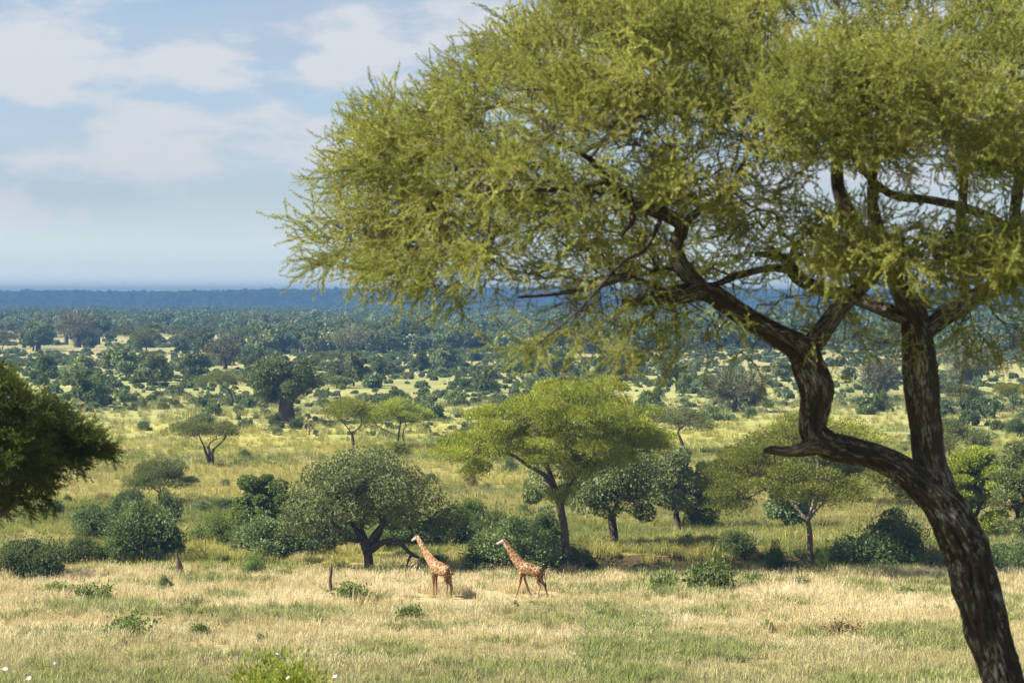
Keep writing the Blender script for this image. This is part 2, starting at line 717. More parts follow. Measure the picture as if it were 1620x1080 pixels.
def field_colour(n, l, darker=1.0):
    """colour of the grassland at a world position, shared by soil sheet and grass blades"""
    geo = n.new('ShaderNodeNewGeometry')
    pos = geo.outputs['Position']
    sp = n.new('ShaderNodeSeparateXYZ')
    l.new(pos, sp.inputs[0])
    Y = sp.outputs[1]
    big = noise(n, l, 0.028, 4, 0.6, pos, (0.55, 1.0, 1))
    mid = noise(n, l, 0.13, 4, 0.6, pos, (0.6, 1.2, 1))
    fine = noise(n, l, 0.9, 4, 0.65, pos)
    far = noise(n, l, 0.006, 4, 0.6, pos, (0.45, 1.0, 1))
    k = darker
    straw = (0.59 * k, 0.51 * k, 0.30 * k)
    pale = (0.71 * k, 0.62 * k, 0.42 * k)
    green = (0.21 * k, 0.24 * k, 0.075 * k)
    ygreen = (0.42 * k, 0.40 * k, 0.13 * k)
    tan = (0.42 * k, 0.35 * k, 0.19 * k)
    # foreground: straw, greener towards the viewer
    a = mixc(n, l, mrange(n, l, mid, 0.42, 0.62), straw, pale)
    gr = n.new('ShaderNodeMath')
    gr.operation = 'MULTIPLY'
    l.new(mrange(n, l, big, 0.50, 0.68, 0, 0.9), gr.inputs[0])
    l.new(mrange(n, l, Y, 205, 150, 0.55, 1.0, False), gr.inputs[1])
    a = mixc(n, l, gr.outputs[0], a, green)
    a = mixc(n, l, mrange(n, l, Y, 168, 138, 0, 0.45), a, green)
    # beyond the gully: yellow green with straw drifts
    b = mixc(n, l, mrange(n, l, big, 0.40, 0.60), ygreen, green)
    b = mixc(n, l, mrange(n, l, mid, 0.56, 0.66, 0, 0.8), b, straw)
    b = mixc(n, l, mrange(n, l, far, 0.5, 0.62, 0, 0.4), b, tan)
    # far plain: olive, then open sandy ground
    c = mixc(n, l, mrange(n, l, big, 0.44, 0.56), (0.24 * k, 0.255 * k, 0.10 * k), (0.32 * k, 0.325 * k, 0.13 * k))
    c = mixc(n, l, mrange(n, l, mid, 0.50, 0.64, 0, 0.6), c, (0.38 * k, 0.33 * k, 0.165 * k))
    d = mixc(n, l, mrange(n, l, far, 0.36, 0.56), tan, (0.30 * k, 0.28 * k, 0.13 * k))
    d = mixc(n, l, mrange(n, l, mid, 0.45, 0.58, 0, 0.7), d, (0.22 * k, 0.235 * k, 0.10 * k))
    yj = n.new('ShaderNodeMath')
    yj.operation = 'MULTIPLY_ADD'
    l.new(mid, yj.inputs[0])
    yj.inputs[1].default_value = 14
    l.new(Y, yj.inputs[2])
    r = mixc(n, l, mrange(n, l, yj.outputs[0], 197, 208), a, b)
    r = mixc(n, l, mrange(n, l, Y, 380, 520), r, c)
    r = mixc(n, l, mrange(n, l, Y, 640, 840), r, d)
    r = mixc(n, l, mrange(n, l, Y, 1500, 3000), r, (0.12 * k, 0.15 * k, 0.06 * k))
    r = mixc(n, l, mrange(n, l, fine, 0.3, 0.7, 0.0, 0.35), r, mixc(n, l, 1.0, r, (0.6, 0.6, 0.5), 'MULTIPLY'))
    return r, geo, fine


def ground_mat():
    m, n, l = nodes_of('savanna_ground')
    out = n.new('ShaderNodeOutputMaterial')
    b = n.new('ShaderNodeBsdfDiffuse')
    r, geo, fine = field_colour(n, l, 0.86)
    sq = n.new('ShaderNodeSeparateXYZ')
    l.new(geo.outputs['Position'], sq.inputs[0])
    under = mixc(n, l, 1.0, r, (0.62, 0.60, 0.52), 'MULTIPLY')  # soil among the near tufts darkened in place of the shade between blades
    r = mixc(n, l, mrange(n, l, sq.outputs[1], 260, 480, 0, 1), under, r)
    # bare earth where the bank is steep, darkened to stand in for its shade
    sp = n.new('ShaderNodeSeparateXYZ')
    l.new(geo.outputs['True Normal'], sp.inputs[0])
    steep = mrange(n, l, sp.outputs[2], 0.90, 0.75, 0, 1)
    r = mixc(n, l, steep, r, (0.085, 0.06, 0.035))
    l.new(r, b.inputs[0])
    bp = n.new('ShaderNodeBump')
    bp.inputs['Distance'].default_value = 0.4
    bp.inputs['Strength'].default_value = 0.7
    l.new(noise(n, l, 2.5, 5, 0.7, geo.outputs['Position']), bp.inputs['Height'])
    l.new(bp.outputs[0], b.inputs['Normal'])
    l.new(b.outputs[0], out.inputs[0])
    return m


def grass_mat(name, tint=None, f=0.0, trans=0.35):
    m, n, l = nodes_of(name)
    out = n.new('ShaderNodeOutputMaterial')
    r, geo, fine = field_colour(n, l, 1.0)
    if tint:
        r = mixc(n, l, f, r, tint)
    isl = geo.outputs['Random Per Island']
    oi = n.new('ShaderNodeObjectInfo')
    r = mixc(n, l, mrange(n, l, isl, 0, 1, 0, 0.7, False), r, mixc(n, l, 1.0, r, (0.62, 0.66, 0.5), 'MULTIPLY'))
    r = mixc(n, l, mrange(n, l, oi.outputs['Random'], 0, 1, 0, 0.5, False), r, mixc(n, l, 1.0, r, (1.25, 1.15, 1.15), 'MULTIPLY'))
    d = n.new('ShaderNodeBsdfDiffuse')
    t = n.new('ShaderNodeBsdfTranslucent')
    l.new(r, d.inputs[0])
    l.new(r, t.inputs[0])
    mx = n.new('ShaderNodeMixShader')
    mx.inputs[0].default_value = trans
    l.new(d.outputs[0], mx.inputs[1])
    l.new(t.outputs[0], mx.inputs[2])
    l.new(mx.outputs[0], out.inputs[0])
    return m


def plain(name, col, rough=0.8, var=0.0, scale=8):
    m, n, l = nodes_of(name)
    out = n.new('ShaderNodeOutputMaterial')
    b = n.new('ShaderNodeBsdfPrincipled')
    b.inputs['Roughness'].default_value = rough
    if var:
        tc = n.new('ShaderNodeTexCoord')
        ns = noise(n, l, scale, 4, 0.6, tc.outputs['Object'])
        l.new(mixc(n, l, mrange(n, l, ns, 0.3, 0.7, 0, 1), col, tuple(c * (1 - var) for c in col)), b.inputs['Base Color'])
    else:
        b.inputs['Base Color'].default_value = (*col, 1)
    l.new(b.outputs[0], out.inputs[0])
    return m


M_ground = ground_mat()
M_dry = grass_mat('dry_grass_blades')
M_green = grass_mat('green_grass_blades', (0.22, 0.265, 0.085), 0.8)
M_hero = leaf_mat('acacia_leaf_near', (0.155, 0.185, 0.036), (0.42, 0.41, 0.105), 0.45, 1.1, dead=0.04)
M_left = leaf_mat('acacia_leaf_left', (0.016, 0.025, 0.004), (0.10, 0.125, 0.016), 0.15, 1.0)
M_acacia = leaf_mat('acacia_leaf_bright', (0.12, 0.15, 0.02), (0.28, 0.285, 0.035), 0.4, 0.22)
M_acacia2 = leaf_mat('acacia_leaf_grey_green', (0.07, 0.088, 0.032), (0.15, 0.16, 0.06), 0.35, 0.22)
M_olive = leaf_mat('acacia_leaf_olive', (0.10, 0.13, 0.026), (0.22, 0.24, 0.05), 0.38, 0.25)
M_thicket = leaf_mat('thicket_leaf', (0.055, 0.085, 0.026), (0.15, 0.185, 0.07), 0.22, 0.5)
M_silver = leaf_mat('broad_leaf_silver', (0.07, 0.095, 0.036), (0.21, 0.245, 0.10), 0.2, 0.5)
M_bush = leaf_mat('bush_leaf_dark', (0.05, 0.08, 0.028), (0.11, 0.145, 0.055), 0.25, 0.5)
M_fresh = leaf_mat('bush_leaf_fresh', (0.055, 0.092, 0.02), (0.125, 0.17, 0.042), 0.35, 0.5)
M_baobab_leaf = leaf_mat('baobab_leaf', (0.065, 0.10, 0.04), (0.14, 0.18, 0.08), 0.25, 0.2)
M_bare = leaf_mat('bare_twig', (0.11, 0.115, 0.05), (0.19, 0.19, 0.095), 0.0, 0.3)
M_brown = leaf_mat('dead_leaf_brown', (0.12, 0.075, 0.035), (0.21, 0.14, 0.07), 0.1, 0.5)
M_bark_near = bark_mat('acacia_bark_near', (0.042, 0.031, 0.024), (0.46, 0.445, 0.405), 6.5, 1.0, 0.03, True)
M_bark = bark_mat('bark_dark', (0.07, 0.052, 0.04), (0.22, 0.19, 0.16), 3, 0.6, 0.05)
M_bark_pale = bark_mat('bark_pale', (0.12, 0.095, 0.07), (0.42, 0.38, 0.31), 2.2, 0.9, 0.05)
M_bark_baobab = bark_mat('bark_baobab', (0.085, 0.055, 0.048), (0.22, 0.15, 0.125), 1.2, 0.8, 0.1)
M_stump = bark_mat('dead_wood', (0.10, 0.07, 0.05), (0.40, 0.33, 0.26), 5, 0.9, 0.03)
M_nest = plain('woven_nest_straw', (0.50, 0.34, 0.17), 0.95, 0.4, 20)
M_petal = plain('white_petal', (0.8, 0.8, 0.78), 0.6)

# ------------------------------------------------------------------ ground sheet
def build_ground():
    ys = np.concatenate([np.arange(-80, 112, 6), np.arange(112, 192, 1.6), np.arange(192, 212, 0.3), np.arange(212, 420, 3),
                         np.geomspace(420, 5150, 110), np.arange(5180, 6300, 30), np.geomspace(6350, 9500, 12)])
    u = np.linspace(-1, 1, 301)
    u = np.sign(u) * np.abs(u) ** 1.25
    Y = np.repeat(ys[:, None], len(u), 1)
    X = u[None] * (55 + 0.42 * np.maximum(Y, 0))
    Z = hz(X, Y)
    V = np.stack([X, Y, Z], -1).reshape(-1, 3)
    n, k = Y.shape
    i = np.arange(n - 1)[:, None] * k
    j = np.arange(k - 1)[None]
    Q = np.stack([i + j, i + j + 1, i + k + j + 1, i + k + j], -1).reshape(-1, 4)
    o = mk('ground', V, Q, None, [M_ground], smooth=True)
    tag(o, kind='structure')


build_ground()

# ------------------------------------------------------------------ scatter by geometry nodes
def scatter(name, protos, pts, rot, scl, idx, parent=None, kind='stuff'):
    pts = np.asarray(pts, np.float32)
    me = bpy.data.meshes.new(name)
    me.vertices.add(len(pts))
    me.vertices.foreach_set('co', pts.ravel())
    a = me.attributes.new('rot', 'FLOAT_VECTOR', 'POINT')
    a.data.foreach_set('vector', np.asarray(rot, np.float32).ravel())
    scl = np.asarray(scl, np.float32)
    if scl.ndim == 1:
        scl = np.repeat(scl[:, None], 3, 1)
    a = me.attributes.new('scl', 'FLOAT_VECTOR', 'POINT')
    a.data.foreach_set('vector', scl.ravel())
    a = me.attributes.new('idx', 'INT', 'POINT')
    a.data.foreach_set('value', np.asarray(idx, np.int32))
    o = bpy.data.objects.new(name, me)
    link(o, parent)
    ng = bpy.data.node_groups.new(name + '_scatter', 'GeometryNodeTree')
    ng.interface.new_socket('Geometry', in_out='INPUT', socket_type='NodeSocketGeometry')
    ng.interface.new_socket('Geometry', in_out='OUTPUT', socket_type='NodeSocketGeometry')
    n, l = ng.nodes, ng.links
    gi, go = n.new('NodeGroupInput'), n.new('NodeGroupOutput')
    mp = n.new('GeometryNodeMeshToPoints')
    l.new(gi.outputs[0], mp.inputs[0])
    ip = n.new('GeometryNodeInstanceOnPoints')
    l.new(mp.outputs[0], ip.inputs['Points'])
    jn = n.new('GeometryNodeJoinGeometry')
    for p in protos:
        oi = n.new('GeometryNodeObjectInfo')
        oi.inputs['Object'].default_value = p
        oi.inputs['As Instance'].default_value = True
        l.new(oi.outputs['Geometry'], jn.inputs[0])
    l.new(jn.outputs[0], ip.inputs['Instance'])
    ip.inputs['Pick Instance'].default_value = True

    def attr(nm, ty):
        x = n.new('GeometryNodeInputNamedAttribute')
        x.data_type = ty
        x.inputs['Name'].default_value = nm
        return x.outputs[0]
    l.new(attr('idx', 'INT'), ip.inputs['Instance Index'])
    l.new(attr('scl', 'FLOAT_VECTOR'), ip.inputs['Scale'])
    er = n.new('FunctionNodeEulerToRotation')
    l.new(attr('rot', 'FLOAT_VECTOR'), er.inputs[0])
    l.new(er.outputs[0], ip.inputs['Rotation'])
    l.new(ip.outputs[0], go.inputs[0])
    md = o.modifiers.new('scatter', 'NODES')
    md.node_group = ng
    o['kind'] = kind
    return o


# ------------------------------------------------------------------ grass tufts
def tuft(name, seed, n, R, H, width, mat, seedhead=False, spread=0.5):
    rng = np.random.default_rng(seed)
    a = rng.uniform(0, 2 * PI, n)
    r = R * np.sqrt(rng.uniform(0, 1, n))
    base = np.stack([r * np.cos(a), r * np.sin(a), np.full(n, -0.05)], 1)
    b = a + rng.normal(0, 0.9, n)
    h = H * rng.uniform(0.5, 1.1, n)
    lean = spread * rng.uniform(0.1, 1, n)
    d = np.stack([np.cos(b), np.sin(b), 0 * b], 1)
    s = np.stack([-np.sin(b + rng.normal(0, .8, n)), np.cos(b), 0 * b], 1)
    s = unit(s)
    w = width * rng.uniform(0.6, 1.3, n)
    z = np.array((0, 0, 1.0))
    p0 = base
    p1 = base + d * (lean * h * 0.3)[:, None] + z * (h * 0.55)[:, None]
    p2 = base + d * (lean * h * 0.9)[:, None] + z * (h * (1.0 - 0.25 * lean))[:, None]
    V = np.stack([p0 - s * w[:, None] / 2, p0 + s * w[:, None] / 2, p1 + s * w[:, None] * 0.4, p1 - s * w[:, None] * 0.4, p2], 1).reshape(-1, 3)
    k = np.arange(n)[:, None] * 5
    g = Geo()
    g.add(V, k + np.array([[0, 1, 2, 3]]), k + np.array([[3, 2, 4]]))
    if seedhead:
        m = n // 3
        leaves(g, rng, p2[:m], np.stack([d[:m, 0] * .4, d[:m, 1] * .4, np.ones(m)], 1), 0.16, 0.03)
    return g.build(name, [mat], link_it=False)


dry = [tuft('dry_grass_tuft', 10 + k, 46, 0.42, 0.74, 0.034, M_dry, True) for k in range(5)]
grn = [tuft('green_grass_tuft', 30 + k, 56, 0.42, 0.85, 0.05, M_green, False, 0.8) for k in range(4)]


def grass_field():
    rng = np.random.default_rng(5)
    P_, R_, Sc, I_ = [], [], [], []
    for (y0, y1, dens, sc) in ((128, 165, 3.6, 1.0), (165, 205, 3.0, 1.0), (205, 260, 1.5, 1.0), (260, 380, 0.55, 1.1), (380, 560, 0.16, 1.4)):
        hw = 9 + 0.235 * y1
        n = int((y1 - y0) * 2 * hw * dens)
        x = rng.uniform(-hw, hw, n)
        y = rng.uniform(y0, y1, n)
        keep = np.abs(x) < 9 + 0.235 * y
        cl = fbm(x / 1.6, y / 1.6, o=2)
        keep &= cl > 0.36
        gd = fbm(x / 7 + 11, y / 3.5 + 5, o=3)
        keep &= (gd < np.interp(y, (130, 150, 175, 195, 199, 205, 250), (0.50, 0.55, 0.60, 0.57, 0.52, 0.62, 0.66)) + 0.02) | (rng.uniform(size=n) < 0.3)
        keep &= rng.uniform(size=n) < np.interp(y, (300, 560), (1, 0.35))
        x, y, cl = x[keep], y[keep], cl[keep]
        z = hz(x, y)
        big = fbm(x / 9 + 4, y / 6, o=3)
        s = sc * (0.35 + 1.2 * cl) * (0.5 + 1.0 * big) * np.where(rng.uniform(size=len(x)) < 0.06, 1.5, 1.0)
        for gx, gy in ((696, 946), (838, 946)):
            q = G(gx, gy)
            s = np.where((np.abs(x - q[0]) < 2.0) & (y > q[1] - 6) & (y < q[1] + 2), s * 0.62, s)
        P_.append(np.stack([x, y, z], 1))
        R_.append(np.stack([rng.normal(0.0, 0.1, len(x)), rng.normal(0.05, 0.1, len(x)), rng.uniform(0, 6.28, len(x))], 1))
        Sc.append(s)
        I_.append(rng.integers(0, len(dry), len(x)))
    o = scatter('dry_grass', dry, np.concatenate(P_), np.concatenate(R_), np.concatenate(Sc), np.concatenate(I_))
    tag(o, 'dry straw coloured savanna grass over the open foreground', 'grass')
    # greener weeds in drifts
    P_, R_, Sc, I_ = [], [], [], []
    for (y0, y1, dens) in ((128, 165, 3.4), (165, 205, 2.2), (203, 250, 1.4)):
        hw = 9 + 0.235 * y1
        n = int((y1 - y0) * 2 * hw * dens)
        x = rng.uniform(-hw, hw, n)
        y = rng.uniform(y0, y1, n)
        d = fbm(x / 7 + 11, y / 3.5 + 5, o=3)
        th = np.interp(y, (130, 150, 175, 195, 199, 205, 250), (0.50, 0.55, 0.60, 0.57, 0.52, 0.62, 0.66))
        keep = (np.abs(x) < 9 + 0.235 * y) & (d > th) & ~((y > 172) & (y < 181) & (x > -9) & (x < 4))
        x, y, d = x[keep], y[keep], d[keep]
        P_.append(np.stack([x, y, hz(x, y)], 1))
        R_.append(np.stack([rng.normal(0, 0.12, len(x)), rng.normal(0, 0.12, len(x)), rng.uniform(0, 6.28, len(x))], 1))
        Sc.append(rng.uniform(0.6, 1.35, len(x)))
        I_.append(rng.integers(0, len(grn), len(x)))
    o = scatter('green_grass', grn, np.concatenate(P_), np.concatenate(R_), np.concatenate(Sc), np.concatenate(I_))
    tag(o, 'green grass and weeds growing in drifts through the straw', 'grass')
    # hillside grass close to the camera, out of focus at the bottom edge
    x = rng.uniform(-7.5, 7.5, 900)
    y = rng.uniform(31, 37, 900)
    z = hz(x, y)
    o = scatter('hillside_grass', dry + grn, np.stack([x, y, z], 1), np.stack([rng.normal(0, .1, 900), rng.normal(0, .1, 900), rng.uniform(0, 6.28, 900)], 1),
                rng.uniform(0.35, 0.7, 900), rng.integers(0, 9, 900))
    tag(o, 'blurred tall grass on the near hillside at the bottom edge', 'grass')


grass_field()


# ------------------------------------------------------------------ bushes and broad leaved trees
def lobes(rng, n, R, H, z0, spread=0.72):
    """centres and radii of leaf clumps that together fill a dome R wide and H high"""
    c = []
    for k in range(n):
        a = rng.uniform(0, 2 * PI)
        t = rng.uniform(0, 1)
        el = math.asin(t) if rng.uniform() < 0.8 else rng.uniform(-0.5, 0.2)
        rr = R * spread * rng.uniform(0.75, 1.1)
        p = (rr * math.cos(el) * math.cos(a), rr * math.cos(el) * math.sin(a), z0 + (H - z0) * spread * max(math.sin(el), -0.4) * rng.uniform(0.85, 1.08))
        c.append(p)
    return np.array(c)


def leafy(g, rng, cen, rad, nleaf, L, W, m=0, squash=0.8, inner=0.25, droop=0.0):
    k = len(cen)
    per = rng.integers(0, k, nleaf)
    d = unit(rng.normal(size=(nleaf, 3)))
    rr = rad[per] * np.where(rng.uniform(size=nleaf) < inner, rng.uniform(0.3, 0.9, nleaf), rng.uniform(0.86, 1.08, nleaf))
    # crumpled clump surface
    rr = rr * (0.78 + 0.44 * fbm(d[:, 0] * 2.2 + per * 3.7, d[:, 1] * 2.2, d[:, 2] * 2.2, 2))
    p = cen[per] + d * rr[:, None] * np.array((1, 1, squash))
    dd = d + rng.normal(size=(nleaf, 3)) * 0.8
    dd[:, 2] -= droop
    p -= unit(dd) * L * 0.4
    leaves(g, rng, p, dd, L, W, m)


def stems(g, rng, base_r, cen, H, m, n=7, r0=0.05):
    for q in range(n):
        c = cen[rng.integers(0, len(cen))]
        b = np.array((rng.normal() * base_r * 0.25, rng.normal() * base_r * 0.25, -0.1))
        mid = (b + c) / 2 + rng.normal(size=3) * base_r * 0.08
        tube(g, [b, mid, c], [r0, r0 * 0.6, r0 * 0.2], 4, m, cap=False)


def make_bush(seed, R, H, nleaf, L, W, mat, nl=16, sparse=False, name='bush'):
    rng = np.random.default_rng(seed)
    g = Geo()
    cen = lobes(rng, nl, R, H, H * 0.15)
    cen[:, 2] = np.maximum(cen[:, 2], H * 0.12)
    cen[:, :2] *= rng.uniform(0.7, 1.25, (nl, 1))
    cen[:, 2] *= rng.uniform(0.7, 1.15, nl)
    rad = R * rng.uniform(0.16, 0.40, nl)
    rad = np.minimum(rad, cen[:, 2] * 1.25 + 0.05)
    leafy(g, rng, cen, rad, nleaf, L, W, 0, 0.85, 0.3)
    # loose shoots that break the outline
    k = nleaf // 14
    d = unit(rng.normal(size=(k, 3)) * np.array((1, 1, 0.6)) + np.array((0, 0, 0.6)))
    cc = cen[rng.integers(0, nl, k)]
    p = cc + d * (R * 0.42) * rng.uniform(0.8, 1.35, (k, 1))
    leaves(g, rng, p, d + rng.normal(size=(k, 3)) * 0.4, L * 1.1, W * 0.8, 0)
    stems(g, rng, R, cen, H, 1, 8, 0.03 * R)
    me = g.build(name, [mat, M_bark], link_it=False)
    return me


def tree_parts(label, cat, name, loc, trunk_geo, crown_geo, bark, leaf, group=None, rz=0):
    r = root(name, label, cat, loc, rz, group)
    t = trunk_geo.build('trunk', [bark], r, smooth=True)
    c = crown_geo.build('crown', [leaf] if not isinstance(leaf, list) else leaf, r)
    c['kind'] = 'stuff'
    return r


def round_tree(seed, H, R, zb, nleaf, L, W, trunk_r=0.3, lean=0.0, nl=46, fork=0.3, low=None, extra=None):
    """broad crowned tree. zb = underside height"""
    rng = np.random.default_rng(seed)
    tg, cg = Geo(), Geo()
    zc = (H + zb) / 2
    cen, rad = [], []
    for k in range(nl):
        d = unit(rng.normal(size=3))
        rr = rng.uniform(0.5, 0.86) if k > nl * .15 else rng.uniform(0, .4)
        lobe_r = rng.uniform(0.17, 0.30)
        cen.append((R * rr * d[0] + lean * H * 0.6, R * rr * d[1], zc + (H - zb) / 2 * rr * d[2] + (0.1 * (H - zb) * (1 - abs(d[0])))))
        rad.append(R * lobe_r)
    cen, rad = np.array(cen), np.array(rad)
    if extra is not None:
        ex = np.asarray(extra, float)
        cen = np.concatenate([cen, ex[:, :3]])
        rad = np.concatenate([rad, ex[:, 3]])
    leafy(cg, rng, cen, rad, nleaf, L, W, 0, 0.75, 0.22, 0.15)
    hf = fork * H
    ctrl = [(0, 0, -0.3, trunk_r * 1.3), (0.02 * H, 0, hf * 0.3, trunk_r), (lean * H * 0.3, 0.1, hf * 0.75, trunk_r * 0.9), (lean * H * 0.4, 0, hf, trunk_r * 0.85)]
    sp = spline(ctrl, 0.4)
    tube(tg, sp[:, :3], sp[:, 3], 10, 0, cap=False, bark=0.25, seed=seed)
    top = sp[-1, :3]
    nodes, par = [top], [-1]
    n2, p2 = grow(rng, nodes, par, cen, 0.3, 0.9, 0.12, 0.1)
    limbs(tg, n2, p2, 1, trunk_r * 0.13, 0.5, trunk_r * 0.7, 6)
    return tg, cg


def umbrella(seed, H, R, thick, trunk_r, npad, nleaf, L, W, fork=0.3, lean=0.0, dome=0.22, pad=0.25, stems_n=1, depth=None, holes=0.0, twigs=True, lobe=None, flat=0.6, droop=0.0):
    """flat topped acacia"""
    rng = np.random.default_rng(seed)
    depth = depth or R
    tg, cg = Geo(), Geo()
    cen, rad = [], []
    tries = 0
    while len(cen) < npad and tries < 4000:
        tries += 1
        a, r = rng.uniform(0, 2 * PI), math.sqrt(rng.uniform())
        x, y = r * math.cos(a), r * math.sin(a)
        z = H * (1 - dome * r * r) - thick * (rng.uniform() ** 2) - pad * R * 0.35 - droop * max(0, r - .75) * H
        wob = 1 + 0.18 * math.sin(3 * a + seed) + 0.1 * math.sin(7 * a + seed * 2)
        x2, y2 = x * (R * wob - pad * R * .6), y * (depth - pad * R * .6)
        if holes and fbm(np.array([x2 / R * 2.2 + seed]), np.array([y2 / R * 2.2]), o=2)[0] < holes:
            continue
        cen.append((x2 + lean * H, y2, z))
        rad.append(R * pad * rng.uniform(0.75, 1.25))
    cen, rad = np.array(cen), np.array(rad)
    if lobe is not None:
        ex = np.asarray(lobe, float)
        cen = np.concatenate([cen, ex[:, :3]])
        rad = np.concatenate([rad, ex[:, 3]])
    k = len(cen)
    pr = rad ** 2 / np.sum(rad ** 2)
    per = rng.choice(k, nleaf, p=pr)
    d = unit(rng.normal(size=(nleaf, 3)))
    low = rng.uniform(size=nleaf) < 0.72
    d[:, 2] = np.where(low, np.abs(d[:, 2]), d[:, 2])
    shell = np.where(rng.uniform(size=nleaf) < 0.45, rng.uniform(0.2, 0.95, nleaf), rng.uniform(0.85, 1.1, nleaf))
    shell *= 0.72 + 0.56 * fbm(d[:, 0] * 3 + per * 2.3, d[:, 1] * 3, d[:, 2] * 3, 2)
    p = cen[per] + d * (rad[per] * shell)[:, None] * np.array((1, 1, flat))
    out = cen[per] - np.array((lean * H, 0, 0))
    out[:, 2] = 0
    dd = unit(out) * 0.5 + d * 0.5 + rng.normal(size=(nleaf, 3)) * 0.6 + np.array((0, 0, 0.45))
    leaves(cg, rng, p, dd, L, W, 0)
    # trunk(s)
    starts = []
    for s_ in range(stems_n):
        a = rng.uniform(0, 6.28) if stems_n > 1 else 0
        off = 0.0 if stems_n == 1 else 0.25 * R
        hf = fork * H * rng.uniform(0.85, 1.15)
        bx, by = (0.05 * R * math.cos(a), 0.05 * R * math.sin(a)) if stems_n > 1 else (0, 0)
        tx = lean * H * 0.45 + off * math.cos(a)
        ty = off * math.sin(a)
        tr = trunk_r * (1 if stems_n == 1 else 0.75)
        ctrl = [(bx, by, -0.3, tr * 1.35), (bx + tx * 0.15 + rng.normal() * .02 * H, by + ty * 0.2, hf * 0.35, tr), (tx * 0.6 - rng.normal() * .02 * H, ty * 0.6, hf * 0.75, tr * 0.88), (tx, ty, hf, tr * 0.82)]
        sp = spline(ctrl, 0.35)
        tube(tg, sp[:, :3], sp[:, 3], 10, 0, cap=False, bark=0.25, seed=seed + s_)
        starts.append(sp[-1, :3])
    sub = cen - np.array((0, 0, 1)) * (rad * 0.25)[:, None]
    if twigs:
        more = cen[rng.integers(0, k, k * 3)] + unit(rng.normal(size=(k * 3, 3))) * np.array((1, 1, 0.3)) * rad.mean() * 0.7
        more[:, 2] -= rad.mean() * 0.12
        sub = np.concatenate([sub, more])
    n0 = len(starts)
    n2, p2 = grow(rng, starts, [-1] * n0, sub, 0.35, max(0.5, R * 0.1), 0.16, 0.02)
    limbs(tg, n2, p2, n0, trunk_r * 0.10, 0.44, trunk_r * 0.75, 6)
    return tg, cg


def baobab(seed, H, R, tr, nleaf, L, W, bare=False):
    rng = np.random.default_rng(seed)
    tg, cg = Geo(), Geo()
    hf = H * 0.34
    ctrl = [(0, 0, -0.4, tr * 1.35), (0.05, 0, hf * 0.15, tr * 1.1), (0, 0, hf * 0.6, tr), (0, 0, hf * 0.95, tr * 0.8), (0, 0, hf * 1.1, tr * 0.45)]
    sp = spline(ctrl, 0.4)
    tube(tg, sp[:, :3], sp[:, 3], 18, 0, cap=True, bark=0.35, seed=seed)
    nodes, par = [np.array((0, 0, hf * 0.95))], [-1]
    # stout limbs
    for k in range(7):
        a = k / 7 * 2 * PI + rng.uniform(-0.3, 0.3)
        e = rng.uniform(0.35, 1.1)
        p0 = np.array((math.cos(a) * tr * 0.3, math.sin(a) * tr * 0.3, hf * 0.85))
        p1 = p0 + np.array((math.cos(a) * math.cos(e), math.sin(a) * math.cos(e), math.sin(e))) * R * 0.35
        p2 = p1 + np.array((math.cos(a + .3), math.sin(a + .3), 0.7)) * R * 0.22
        s = spline([(*p0, tr * 0.42), (*p1, tr * 0.24), (*p2, tr * 0.13)], 0.5)
        tube(tg, s[:, :3], s[:, 3], 7, 0, cap=False)
        nodes += [p1, p2]
        par += [0, len(nodes) - 2]
    n0 = len(nodes)
    zc = H * 0.62
    n = 46 if not bare else 60
    cen = []
    for k in range(n):
        d = unit(rng.normal(size=3))
        rr = rng.uniform(0.45, 0.9)
        cen.append((R * rr * d[0], R * rr * d[1], zc + H * 0.37 * rr * d[2] + H * 0.05 * (1 - rr)))
    cen = np.array(cen)
    att = cen
    if bare:
        att = np.concatenate([cen, cen[rng.integers(0, n, n * 6)] + rng.normal(size=(n * 6, 3)) * R * 0.13])
    n2, p2 = grow(rng, nodes, par, att, 0.3, 1.0, 0.12, 0.05)
    limbs(tg, n2, p2, n0, tr * (0.05 if not bare else 0.04), 0.45, tr * 0.4, 5)
    rad = R * rng.uniform(0.15, 0.27, n)
    if bare:
        # short twigs, the last growth of a leafless crown
        q = rng.integers(0, len(att), nleaf)
        p = att[q] + rng.normal(size=(nleaf, 3)) * R * 0.05
        leaves(cg, rng, p, unit(att[q] - np.array((0, 0, H * .5))) + rng.normal(size=(nleaf, 3)) * 0.7, L * 2.2, W * 0.28, 0)
    else:
        leafy(cg, rng, cen, rad, nleaf, L, W, 0, 0.8, 0.2)
    return tg, cg


def ppm(py):
    return FPX / DIST(py)


# ---- acacias placed one by one: base pixel, height px, crown width px ...
def place_umbrella(seed, bx, by, topy, x0, x1, label, leafm=M_acacia2, bark=M_bark, name='acacia_tree', thick=0.18, npad=34, nleaf=11000, group=None, dy=0, **kw):
    g = G(bx, by)
    g[1] += dy
    s = FPX / g[1]
    H = (by - topy) / s
    R = (x1 - x0) / 2 / s
    lean = ((x0 + x1) / 2 - bx) / s / H
    kw.setdefault('trunk_r', 0.032 * H)
    kw.setdefault('L', 0.27)
    kw.setdefault('W', 0.13)
    tr = kw.pop('trunk_r')
    L, Wd = kw.pop('L'), kw.pop('W')
    t, c = umbrella(seed, H, R, thick * H, tr, npad, nleaf, L, Wd, lean=lean, **kw)
    return tree_parts(label, 'tree', name, g, t, c, bark, leafm, group)


